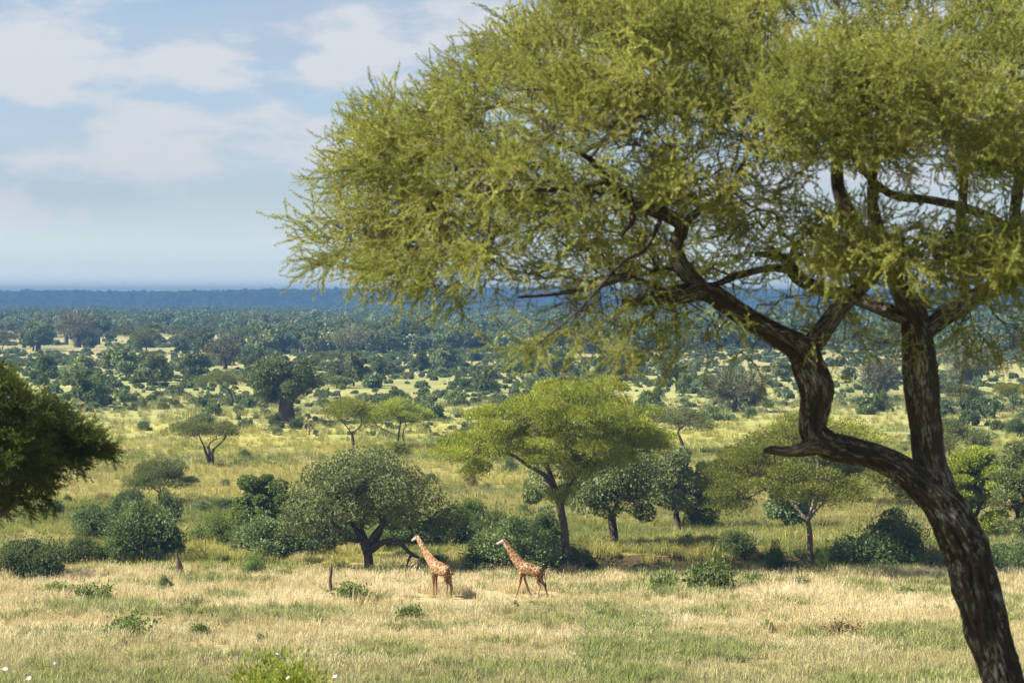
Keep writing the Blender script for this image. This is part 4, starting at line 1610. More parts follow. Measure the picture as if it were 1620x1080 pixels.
# ------------------------------------------------------------------ leaf sprays for the near acacias
def spray(seed, mat, L=0.68, nodes=44, ll=0.026, lw=0.0085, bend=0.25):
    rng = np.random.default_rng(seed)
    g = Geo()

    def twig(p0, d0, length, nn, r):
        d0 = unit(d0)
        pts = [np.array(p0, float)]
        d = d0.copy()
        st = length / nn
        for q in range(nn):
            d = unit(d + rng.normal(size=3) * 0.10 + np.array((0, 0, -bend * 0.06)))
            pts.append(pts[-1] + d * st)
        pts = np.array(pts)
        tube(g, pts[::3] if len(pts) > 7 else pts, np.linspace(r, r * 0.3, len(pts[::3] if len(pts) > 7 else pts)), 3, 1, cap=False)
        m = 5
        base = np.repeat(pts[1:], m, 0)
        t = np.repeat(np.diff(pts, axis=0), m, 0)
        dd = unit(t) * 0.7 + rng.normal(size=base.shape) * 0.6
        keep = (rng.uniform(size=len(base)) < 0.85) & (np.arange(len(base)) < len(base) * 0.93)
        leaves(g, rng, base[keep], dd[keep], ll, lw, 0)
        return pts
    main = twig((0, 0, 0), (1, 0, 0), L, nodes, 0.0045)
    for k in range(4):
        q = int(nodes * (0.15 + 0.18 * k))
        side = (1 if k % 2 else -1)
        twig(main[q], (0.9, side * 0.45, rng.normal() * 0.3), L * 0.42, nodes // 2, 0.0025)
    return g.build('leaf_spray', [mat, M_bark], link_it=False)


SPR = [spray(700 + k, M_hero) for k in range(6)]
SPL = [spray(720 + k, M_left, 0.62, 28, 0.055, 0.011, 0.0) for k in range(4)]


def euler_from_dir(d, rng):
    """XYZ euler whose local +X points along d, random roll"""
    d = unit(d)
    yaw = np.arctan2(d[:, 1], d[:, 0])
    pitch = -np.arcsin(np.clip(d[:, 2], -1, 1))
    roll = rng.uniform(0, 2 * PI, len(d))
    return np.stack([roll, pitch, yaw], 1)


def hero_tree():
    rng = np.random.default_rng(77)
    D0 = 27.0
    s0 = FPX / D0
    base = P(1612, 1190, D0)
    gz = float(hz(np.array([base[0]]), np.array([D0]))[0])
    r = root('acacia_tree', 'large near umbrella acacia with a leaning lichen-patched trunk, filling the right of the picture', 'tree', (base[0], D0, gz))
    O = np.array((base[0], D0, gz))
    tg = Geo()
    nodes, par = [], []

    def chain(rows, sides=40, bark=0.5, step=0.02, seed=0, use=True, cap=True):
        c = []
        for (px, py, dy, w) in rows:
            p = P(px, py, D0 + dy)
            c.append((*(p - O), w / 2 / s0 * (0.93 if w > 30 else 1)))
        sp = spline(c, step)
        sp[:, 3] = np.maximum(sp[:, 3], 0.004)
        tube(tg, sp[:, :3], sp[:, 3], sides, 0, cap=cap, bark=bark, seed=seed)
        if use:
            k = max(1, int(0.12 / step))
            for q in range(0, len(sp), k):
                nodes.append(sp[q, :3])
                par.append(-1)
        return sp
    bot = P(1625, 1260, D0)
    chain([(1640, 1300, 0, 110), (1615, 1180, 0, 84), (1584, 1075, 0, 73), (1562, 1000, 0, 77), (1544, 920, 0, 80), (1520, 849, 0, 82), (1488, 797, 0, 72), (1445, 757, -0.05, 52), (1400, 729, -0.1, 47),
           (1350, 714, -0.15, 43), (1312, 704, -0.2, 48), (1288, 680, -0.2, 46), (1290, 640, -0.2, 52), (1289, 608, -0.2, 58), (1279, 582, -0.2, 54), (1266, 555, -0.22, 50), (1228, 530, -0.3, 40), (1190, 508, -0.35, 36),
           (1150, 482, -0.4, 34), (1118, 463, -0.45, 32), (1070, 466, -0.6, 27), (1020, 474, -0.7, 20), (985, 478, -0.8, 10)], 104, 0.72, 0.011, 1, use=False)
    # knots and elbows
    chain([(1335, 706, -0.2, 40), (1298, 702, -0.22, 40), (1268, 711, -0.25, 21), (1240, 714, -0.25, 16), (1222, 712, -0.25, 15), (1209, 713, -0.25, 9)], 32, 0.8, 0.016, 2, use=False)
    chain([(1294, 655, -.22, 18), (1304, 628, -.25, 34), (1303, 604, -.25, 34), (1294, 580, -.22, 16)], 32, 0.8, 0.016, 21, use=False)
    # straight second stem
    chain([(1505, 830, 0.02, 60), (1488, 780, 0.05, 58), (1471, 728, 0.1, 56), (1464, 670, 0.12, 56), (1458, 608, 0.15, 62), (1453, 560, 0.15, 58), (1445, 500, 0.15, 48), (1424, 455, 0.1, 38), (1405, 410, 0, 30),
           (1385, 350, -0.1, 22), (1380, 290, -0.2, 16), (1390, 220, -0.3, 10), (1400, 150, -.4, 6)], 48, 0.42, 0.018, 3)
    # V branch from the twisted stem
    chain([(1272, 560, -0.2, 40), (1300, 525, -0.15, 36), (1330, 485, -0.1, 32), (1360, 455, 0, 28), (1385, 425, 0.1, 24), (1375, 390, 0.2, 24), (1345, 345, 0.3, 26), (1326, 295, 0.3, 22), (1322, 240, 0.3, 16), (1300, 180, 0.3, 10)], 32, 0.4, 0.02, 4)
    # upward branch left
    chain([(1130, 470, -.45, 24), (1100, 446, -.45, 26), (1078, 420, -.5, 26), (1068, 390, -.5, 24), (1078, 358, -.55, 22), (1050, 338, -.7, 22), (1015, 325, -.9, 22), (985, 312, -1.0, 20), (962, 285, -1.2, 15), (930, 250, -1.4, 9), (880, 225, -1.7, 6)], 32, 0.4, 0.02, 5)
    chain([(1078, 358, -.55, 16), (1110, 330, -.3, 12), (1150, 300, 0, 9), (1180, 250, 0.2, 6)], 16, 0.3, 0.03, 6)
    chain([(998, 318, -1.0, 12), (1000, 345, -1.1, 13), (985, 370, -1.2, 6)], 16, 0.3, 0.03, 7)
    # right branch
    chain([(1462, 525, 0.15, 36), (1500, 497, 0.3, 34), (1545, 470, 0.5, 30), (1590, 448, 0.8, 26), (1650, 425, 1.0, 22), (1720, 380, 1.4, 16), (1820, 300, 1.8, 10)], 32, 0.4, 0.02, 8)
    # limb to the left from the second stem
    chain([(1440, 505, 0.1, 26), (1400, 490, 0.25, 24), (1350, 470, 0.45, 24), (1300, 457, 0.6, 24), (1262, 440, 0.7, 22), (1247, 415, 0.75, 20), (1228, 404, 0.7, 13), (1195, 402, 0.6, 8)], 24, 0.4, 0.02, 9)
    chain([(1262, 430, 0.7, 12), (1215, 425, .5, 12), (1165, 437, .3, 12), (1120, 450, 0.1, 8), (1060, 425, 0, 6), (1000, 440, -.2, 4)], 16, 0.3, 0.03, 10)
    chain([(1247, 415, .75, 9), (1255, 385, .8, 8), (1232, 365, .7, 6), (1228, 340, .7, 5), (1190, 335, .6, 4), (1150, 380, .5, 3)], 12, 0.3, 0.03, 11)
    chain([(1253, 395, .8, 7), (1290, 422, .8, 7), (1330, 430, .8, 5)], 12, 0.3, 0.03, 12)
    chain([(1255, 392, .8, 7), (1285, 360, .6, 5), (1305, 330, .5, 3)], 12, 0.3, 0.03, 13)
    # curved limb upper right and uprights behind
    chain([(1345, 240, .5, 9), (1370, 275, .6, 12), (1412, 308, .8, 14), (1470, 316, 1.0, 15), (1530, 330, 1.2, 16), (1580, 352, 1.2, 18), (1640, 400, 1.1, 20), (1640, 428, 1.0, 20)], 20, 0.4, 0.025, 14)
    chain([(1528, 470, 1.1, 18), (1520, 400, 1.2, 18), (1522, 330, 1.2, 17), (1528, 260, 1.2, 14), (1540, 180, 1.2, 9)], 20, 0.4, 0.025, 15)
    chain([(1610, 440, .9, 20), (1605, 350, .9, 20), (1612, 260, .9, 18), (1590, 170, .8, 12)], 20, 0.4, 0.025, 16)
    # dangling left arm
    chain([(1060, 467, -.6, 12), (1000, 440, -1.2, 9), (950, 452, -1.8, 8), (880, 465, -2.3, 6), (820, 470, -2.6, 4)], 12, 0.3, 0.03, 17)
    chain([(962, 285, -1.2, 9), (900, 300, -1.6, 8), (820, 300, -2, 6), (720, 310, -2, 4)], 12, 0.3, 0.03, 18)
    chain([(1050, 338, -.7, 8), (1020, 395, -1.6, 6), (985, 415, -2.4, 5), (930, 475, -3.4, 4), (905, 500, -4, 3), (850, 545, -4.5, 2)], 12, 0.3, 0.03, 19)
    n0 = len(nodes)
    # foliage masses: px, py, rx, ry, depth offset range, clumps, leafiness
    zones = [
        (620, 300, 120, 85, -1.6, 1.6, 210, 1.0), (560, 250, 70, 40, -1, 1, 60, 0.8), (700, 210, 120, 70, -2, 2, 190, 1.0), (640, 400, 100, 60, -1.8, 1.2, 130, 0.95), (560, 370, 60, 35, -1, 1, 50, .8),
        (820, 130, 120, 80, -2.5, 2.5, 220, 1.0), (860, 280, 150, 95, -3, 1.5, 300, 1.0), (820, 400, 130, 50, -3, 0.5, 90, 0.6), (760, 440, 90, 50, -3, 0.5, 45, 0.6),
        (960, 60, 140, 80, -3, 3, 260, 1.0), (1010, 180, 140, 90, -3.5, 2, 300, 1.0), (1130, 60, 130, 70, -3.5, 3, 220, 1.0), (1180, 160, 140, 75, -4, 2, 300, 1.05),
        (1320, 150, 150, 70, -4, 2, 320, 1.1), (1480, 140, 140, 75, -4, 2.5, 320, 1.1), (1600, 160, 110, 90, -3.5, 3, 230, 1.0), (1400, 215, 200, 35, -3.5, 1.5, 150, 0.95),
        (1240, 230, 170, 40, -3.5, 0.5, 170, 0.95), (1090, 290, 130, 45, -3, 1, 120, 0.8),
        (1400, 400, 120, 30, -3.2, -1, 150, 1.0), (1540, 395, 120, 38, -3.2, -0.8, 170, 1.0), (1610, 440, 70, 45, -2, 0.5, 60, .7), (1350, 370, 50, 22, -3, -1, 40, .8),
        (1560, 255, 90, 30, -2.5, 0, 70, .8), (1140, 380, 120, 75, -1, 2.5, 170, 0.42), (1250, 340, 120, 60, -1, 2.5, 80, 0.42), (1120, 520, 170, 60, -2, 2, 190, 0.34), (980, 500, 120, 75, -3, 1, 190, 0.42), (930, 400, 100, 50, -2.5, 1, 110, 0.7),
        (1340, 530, 120, 60, -1, 2.5, 90, 0.28), (1560, 520, 90, 60, -1, 2.5, 80, 0.3), (910, 545, 90, 35, -4.8, -3.2, 26, 0.6), (950, 590, 55, 12, -5, -4, 6, .6), (1120, 440, 120, 50, 0.2, 2.5, 120, .6), (1000, 400, 90, 50, -.2, 2.5, 120, .8), (1180, 330, 110, 40, 0.2, 2.5, 110, .7), (1300, 400, 80, 40, 0.2, 2, 60, .7), (1420, 470, 90, 30, 0.5, 2, 50, .6), (1260, 500, 130, 50, 0, 2.5, 110, .3), (1560, 520, 90, 60, 0, 2.5, 90, .35),
        (1450, 25, 240, 40, 1, 4, 130, 0.7), (1250, 20, 200, 30, 2, 4, 60, 0.6), (1560, 60, 120, 40, 2, 4, 70, .7), (1050, 0, 200, 30, 0, 4, 80, 0.9), (760, 60, 70, 40, -1, 2, 45, .6), (1750, 250, 130, 180, -3, 3, 160, .8),
        (1300, -60, 400, 50, -3, 4, 260, 0.9), (1900, 60, 160, 110, -2.5, 3, 260, .9), (1960, 210, 110, 70, -2, 2, 110, .8), (1720, 60, 130, 110, -3, 3, 200, .9),
    ]
    att, leafi = [], []
    for (px, py, rx, ry, d0, d1, n, lf) in zones:
        for q in range(n):
            if q % 7 == 0:
                while True:
                    c0 = rng.uniform(-1, 1, 3)
                    if c0 @ c0 <= 1:
                        break
            a = c0 + rng.normal(size=3) * np.array((34 / rx, 0.28 / max((d1 - d0) / 2, .4), 8 / ry))
            Y = D0 + (d0 + d1) / 2 + a[1] * (d1 - d0) / 2
            att.append(P(px + a[0] * rx, py + a[2] * ry, Y) - O)
            leafi.append(lf)
    att, leafi = np.array(att), np.array(leafi)
    # keep the outline that slopes down to the left
    scr = (att + O)
    spx = scr[:, 0] / scr[:, 1] * FPX + 810
    spy = 475 - (scr[:, 2] - EYE) / scr[:, 1] * FPX
    lim = np.interp(spx, (500, 540, 600, 700, 780, 860, 940), (330, 262, 205, 148, 100, 40, -60))
    rk = rng.uniform(size=len(att))
    keep = ((spy > lim + 4) | ((rk < 0.12) & (spy > lim - 38))) & ((spx > 528) | ((rk > 0.7) & (spx > 496)))
    att, leafi = att[keep], leafi[keep]
    n2, p2 = grow(rng, nodes, par, att, 0.22, 0.16, 0.14, 0.0)
    limbs(tg, n2, p2, n0, 0.0035, 0.42, 0.04, 5)
    trunk = tg.build('trunk', [M_bark_near], r, smooth=True)
    # sprays: at every grown node, along the local branch direction and outwards
    n2 = np.asarray(n2)
    idx = np.arange(n0, len(n2))
    pr = np.array(p2)[idx]
    bd = unit(n2[idx] - n2[pr])
    from_c = n2[idx] - (P(1350, 420, D0 + 0.5) - O)
    out = unit(from_c * np.array((1, 1, 0.35)))
    # leafiness by nearest attractor
    lf = np.zeros(len(idx))
    for a in range(0, len(idx), 400):
        dd = ((n2[idx[a:a + 400], None] - att[None]) ** 2).sum(-1)
        lf[a:a + 400] = leafi[np.argmin(dd, 1)]
    lf = lf * np.clip((fbm(n2[idx][:, 0] * 1.6, n2[idx][:, 1] * 1.2, n2[idx][:, 2] * 4.0, 2) - 0.30) * 4.2, 0.06, 1.9)
    reps = np.minimum(rng.poisson(lf ** 1.2 * 1.35), 4)
    sel = np.repeat(np.arange(len(idx)), reps)
    d = bd[sel] * 0.8 + out[sel] * 0.55 + rng.normal(size=(len(sel), 3)) * 0.30
    d[:, 2] += 0.06 + 0.35 * np.clip((n2[idx[sel]][:, 2] - (P(600, 330, D0) - O)[2]) / 1.6, -0.4, 1)
    posn = n2[idx[sel]] + rng.normal(size=(len(sel), 3)) * 0.03
    sc = rng.uniform(0.55, 1.1, len(sel)) * np.where(lf[sel] < 0.6, 0.75, 1.0)
    o = scatter('crown', SPR, posn, euler_from_dir(d, rng), sc, rng.integers(0, 6, len(sel)), r)
    print('hero sprays', len(sel), 'branch nodes', len(n2))
    return o


hero_tree()


def left_tree():
    rng = np.random.default_rng(9)
    D0 = 52.0
    s0 = FPX / D0
    b = P(-150, 1010, D0)
    gz = float(hz(np.array([b[0]]), np.array([D0]))[0])
    O = np.array((b[0], D0, gz))
    r = root('acacia_tree', 'dark shaded acacia crown with sunlit rim, entering from the left edge', 'tree', O)
    tg = Geo()
    nodes, par = [], []

    def chain(rows):
        sp = spline([(*(P(px, py, D0 + dy) - O), w / 2 / s0) for (px, py, dy, w) in rows], 0.08)
        tube(tg, sp[:, :3], sp[:, 3], 14, 0, cap=False, bark=0.3, seed=1)
        for q in range(0, len(sp), 3):
            nodes.append(sp[q, :3])
            par.append(-1)
    chain([(-150, 1100, 0, 50), (-150, 1000, 0, 40), (-140, 900, 0, 34), (-110, 830, 0, 28), (-60, 780, 0, 20), (0, 740, 0, 12), (60, 720, 0, 8), (110, 715, 0, 4)])
    chain([(-120, 850, 0, 20), (-60, 830, -.6, 16), (0, 812, -1, 12), (30, 790, -1, 7)])
    chain([(-110, 830, 0, 18), (-100, 740, 0.5, 12), (-60, 660, 0.5, 8)])
    chain([(-120, 850, 0, 18), (-200, 760, 0, 12), (-280, 720, 0, 8)])
    n0 = len(nodes)
    att = []
    poly = [(-360, 710), (-250, 615), (-100, 580), (0, 598), (50, 626), (100, 666), (158, 706), (178, 716), (140, 724), (80, 740), (45, 765), (20, 800), (0, 806), (-100, 800), (-250, 780)]
    pl = np.array(poly, float)

    def inside(x, y):
        c = False
        j = len(pl) - 1
        for i in range(len(pl)):
            if (pl[i, 1] > y) != (pl[j, 1] > y) and x < (pl[j, 0] - pl[i, 0]) * (y - pl[i, 1]) / (pl[j, 1] - pl[i, 1]) + pl[i, 0]:
                c = not c
            j = i
        return c
    while len(att) < 1900:
        x, y = rng.uniform(-360, 188), rng.uniform(555, 815)
        if not inside(x, y):
            continue
        w = 2.6 * min(1, (190 - x) / 160) + 0.2
        att.append(P(x, y, D0 + rng.uniform(-w, w)) - O)
    att = np.array(att)
    att = att[(fbm(att[:, 0] * 0.9 + 5, att[:, 1] * 0.7, att[:, 2] * 1.6, 2) > 0.34)]
    low = [P(rng.uniform(-140, 70), rng.uniform(730, 802), D0 + rng.uniform(-1.5, 1.5)) - O for _ in range(230)]
    nlow = len(att)
    att = np.concatenate([att, np.array(low)])
    n2, p2 = grow(rng, nodes, par, att, 0.25, 0.3, 0.14)
    limbs(tg, n2, p2, n0, 0.006, 0.42, 0.08, 4)
    tg.build('trunk', [M_bark], r, smooth=True)
    n2 = np.asarray(n2)
    idx = np.arange(n0, len(n2))
    bd = unit(n2[idx] - n2[np.array(p2)[idx]])
    out = unit((n2[idx] - (P(-110, 760, D0) - O)) * np.array((1, 1, .6)))
    sky_y = 475 - (n2[idx][:, 2] + O[2] - EYE) / (n2[idx][:, 1] + O[1]) * FPX
    sel = np.repeat(np.arange(len(idx)), rng.poisson(np.where(sky_y > 760, 1.3, 2.9)))
    d = bd[sel] * 0.5 + out[sel] * 0.8 + rng.normal(size=(len(sel), 3)) * 0.35
    scatter('crown', SPL, n2[idx[sel]], euler_from_dir(d, rng), rng.uniform(0.55, 1.0, len(sel)), rng.integers(0, 4, len(sel)), r)
    print('left sprays', len(sel))


left_tree()


# ------------------------------------------------------------------ bottom bush and flowers on the hillside
def near_bits():
    rng = np.random.default_rng(31)
    g = Geo()
    cen = lobes(rng, 22, 0.62, 0.62, 0.2)
    leafy(g, rng, cen, rng.uniform(0.14, 0.24, 22), 9000, 0.035, 0.016, 0, 0.9, 0.3)
    k = 1500
    d = unit(rng.normal(size=(k, 3)) * np.array((1, 1, .5)) + np.array((0, 0, .9)))
    leaves(g, rng, cen[rng.integers(0, 22, k)] + d * 0.28 * rng.uniform(.7, 1.2, (k, 1)), d, 0.045, 0.015)
    stems(g, rng, 0.5, cen, .6, 1, 14, 0.012)
    o = g.build('bush', [leaf_mat('near_bush_leaf', (0.06, 0.09, 0.01), (0.26, 0.28, 0.03), 0.35, 4), M_bark])
    Y = 33.0
    p = P(442, 1100, Y)
    z = float(hz(np.array([p[0]]), np.array([Y]))[0])
    top = P(442, 1012, Y)[2]
    o.location = (p[0], Y, z)
    o.scale = (1.35, 1.3, (top - z) / 0.80)
    tag(o, 'blurred bright green bush poking up at the bottom edge', 'bush')
    # white flowers
    spots = [(8, 1058, 31.5), (20, 1062, 31.5), (42, 1054, 32), (100, 1050, 32), (46, 1073, 31.5), (84, 1048, 32.5), (437, 1034, 32.5), (447, 1040, 32.4), (456, 1072, 32), (530, 1070, 32)]
    proto = None
    for i, (px, py, Y) in enumerate(spots):
        p = P(px, py, Y)
        z = float(hz(np.array([p[0]]), np.array([Y]))[0])
        h = p[2] - z
        lo = sorted(q[0] for q in spots if (q[0] > 400) == (px > 400))
        w = ORD[lo.index(px)] if lo.index(px) < len(lo) - 1 else 'rightmost'
        lb = w + (' of the small white flowers by the green bush at the bottom' if px > 400 else ' of the small white flowers in the lower left corner')
        gp = 'white flowers by the near bush' if px > 400 else 'white flowers in the lower left corner'
        r = root('flower', lb, 'flower', (p[0], Y, z), i * 1.3, gp)
        st = Geo()
        tube(st, [(0, 0, 0), (0.02, 0.01, h * 0.6), (0, 0, h)], [0.004, 0.003, 0.002], 4)
        st.build('stem', [M_fresh], r)
        if proto is None:
            fg = Geo()
            for q in range(7):
                a = q / 7 * 2 * PI
                d = np.array((math.cos(a), math.sin(a), 0.35))
                s = np.array((-math.sin(a), math.cos(a), 0))
                c = np.array((0, 0, 0.0))
                fg.add([c, c + d * .02 + s * .010, c + d * .036, c + d * .02 - s * .010], [[0, 1, 2, 3]])
            proto = fg.build('petals', [M_petal], r)
            proto.location = (0, 0, h)
        else:
            o = proto.copy()
            C.objects.link(o)
            o.parent = r
            o.location = (0, 0, h)
        o = proto if i == 0 else o
        o.rotation_euler = (0.5, 0.3 * (i % 3), 0)


near_bits()


# ------------------------------------------------------------------ stumps, nests, dead sapling
def stumps():
    rng = np.random.default_rng(2)
    g = G(523, 943)
    s = FPX / g[1]
    o = Geo()
    sp = spline([(0, 0, -0.1, 0.17), (0.02, 0, .5, .15), (-.03, 0, 1.1, .13), (0.03, 0, 1.7, .11), (0.05, 0, 2.0, .10), (0.09, 0, 2.35, .035)], 0.08)
    tube(o, sp[:, :3], sp[:, 3], 14, 0, bark=0.6, seed=4)
    sp = spline([(-0.02, 0, 1.7, .07), (-0.07, 0, 2.05, .05), (-.06, 0, 2.2, .02)], 0.08)
    tube(o, sp[:, :3], sp[:, 3], 8, 0, bark=0.5, seed=5)
    r = root('dead_stump', 'pale weathered dead tree stump standing upright in the straw left of the giraffes', 'stump', g)
    o.build('trunk', [M_stump], r, smooth=True)
    b = Geo()
    tube(b, [(0.1, 0, 0), (0.35, 0.1, 0.5), (0.6, 0.1, 0.6)], [.03, .02, .01], 5)
    tube(b, [(0.3, 0, 0.0), (0.6, 0.1, 0.3), (1.0, 0.1, 0.35), (1.2, 0, 0.25)], [.025, .02, .015, .008], 5)
    b.build('fallen_branch', [M_stump], r)
    g = G(283, 914)
    o = Geo()
    sp = spline([(0.18, 0, -0.1, 0.24), (0.12, 0, .5, .30), (0, 0, 1.1, .24), (-0.12, 0, 1.6, .13), (-0.2, 0, 2.1, .03)], 0.08)
    tube(o, sp[:, :3], sp[:, 3], 12, 0, bark=0.6, seed=8)
    r = tag(o.build('tree_stump', [M_bark], smooth=True), 'dark pointed stump leaning left at the edge of the green grass', 'stump')
    r.location = [float(v) for v in g]
    # leafless sapling right of the baobab
    g = G(489, 688)
    o = Geo()
    tube(o, [(0, 0, -.1), (0.1, 0, 1.0), (-0.05, 0, 2.0)], [.16, .12, .07], 6)
    tube(o, [(0.08, 0, 1.1), (-0.5, 0.2, 1.9)], [.07, .03], 5)
    tube(o, [(0.05, 0, 1.4), (0.6, 0, 2.0)], [.06, .03], 5)
    o = tag(o.build('dead_sapling', [M_stump]), 'leafless dead sapling on the grass right of the big baobab', 'dead tree')
    o.location = [float(v) for v in g]
    # weaver nests in the right-edge acacia
    D = DIST(880) - 6.5
    for i, (px, py, w, lb) in enumerate(((1597, 795, 10, 'straw bird nest hanging leftmost in the brownish acacia at the right edge'), (1616, 790, 9, 'straw bird nest hanging nearest the right picture edge'))):
        p = P(px, py, D)
        s = FPX / D
        R = w / 2 / s
        a = np.linspace(0, PI, 9)
        prof = np.stack([np.sin(a) * R * (1 + 0.15 * np.cos(a)), -np.cos(a) * R * 1.15], 1)
        ng = Geo()
        tube(ng, [(0, 0, z) for r_, z in prof], [max(r_, 0.01) for r_, z in prof], 14, 0, bark=0.5, seed=i)
        tube(ng, [(0, 0, R * 1.0), (0.02, 0, R * 2.6)], [0.02, 0.015], 5)
        o = tag(ng.build('bird_nest', [M_nest], smooth=True), lb, 'nest', 'bird nests in the right-edge acacia')
        o.location = [float(v) for v in p]


stumps()


# ------------------------------------------------------------------ giraffes
def giraffe_mat():
    m, n, l = nodes_of('giraffe_coat')
    out = n.new('ShaderNodeOutputMaterial')
    b = n.new('ShaderNodeBsdfPrincipled')
    b.inputs['Roughness'].default_value = 0.75
    b.inputs['Specular IOR Level'].default_value = 0.2
    tc = n.new('ShaderNodeTexCoord')
    v = n.new('ShaderNodeTexVoronoi')
    v.feature = 'DISTANCE_TO_EDGE'
    v.inputs['Scale'].default_value = 4.2
    ns = n.new('ShaderNodeTexNoise')
    ns.inputs['Scale'].default_value = 7
    l.new(tc.outputs['Object'], ns.inputs['Vector'])
    wv = n.new('ShaderNodeMixRGB')
    wv.inputs[0].default_value = 0.10
    l.new(tc.outputs['Object'], wv.inputs[1])
    l.new(ns.outputs['Color'], wv.inputs[2])
    l.new(wv.outputs[0], v.inputs['Vector'])
    v2 = n.new('ShaderNodeTexVoronoi')
    v2.inputs['Scale'].default_value = 4.2
    l.new(wv.outputs[0], v2.inputs['Vector'])
    sep = n.new('ShaderNodeSeparateColor')
    l.new(v2.outputs['Color'], sep.inputs[0])
    patch = mixc(n, l, sep.outputs[0], (0.10, 0.042, 0.013), (0.19, 0.08, 0.024))
    f = mrange(n, l, v.outputs['Distance'], 0.016, 0.045)
    cream = (0.52, 0.40, 0.24)
    at = n.new('ShaderNodeAttribute')
    at.attribute_name = 'zone'
    sp = n.new('ShaderNodeSeparateColor')
    l.new(at.outputs['Color'], sp.inputs[0])
    col = mixc(n, l, f, cream, patch)
    # R: head grey-white, G: lower legs and belly tan, B: dark mane line
    col = mixc(n, l, sp.outputs[1], col, (0.30, 0.185, 0.10))
    col = mixc(n, l, sp.outputs[0], col, (0.33, 0.29, 0.25))
    col = mixc(n, l, sp.outputs[2], col, (0.10, 0.035, 0.015))
    l.new(col, b.inputs['Base Color'])
    l.new(b.outputs[0], out.inputs[0])
    return m


M_gir = giraffe_mat()
M_mane = plain('giraffe_mane', (0.12, 0.045, 0.02), 0.9)
M_tail = plain('giraffe_tail_hair', (0.012, 0.010, 0.009), 0.8)
M_eye = plain('giraffe_eye', (0.01, 0.008, 0.006), 0.15)
M_horn = plain('giraffe_horn', (0.16, 0.10, 0.06), 0.8)
M_ear = plain('giraffe_ear', (0.55, 0.45, 0.36), 0.8)


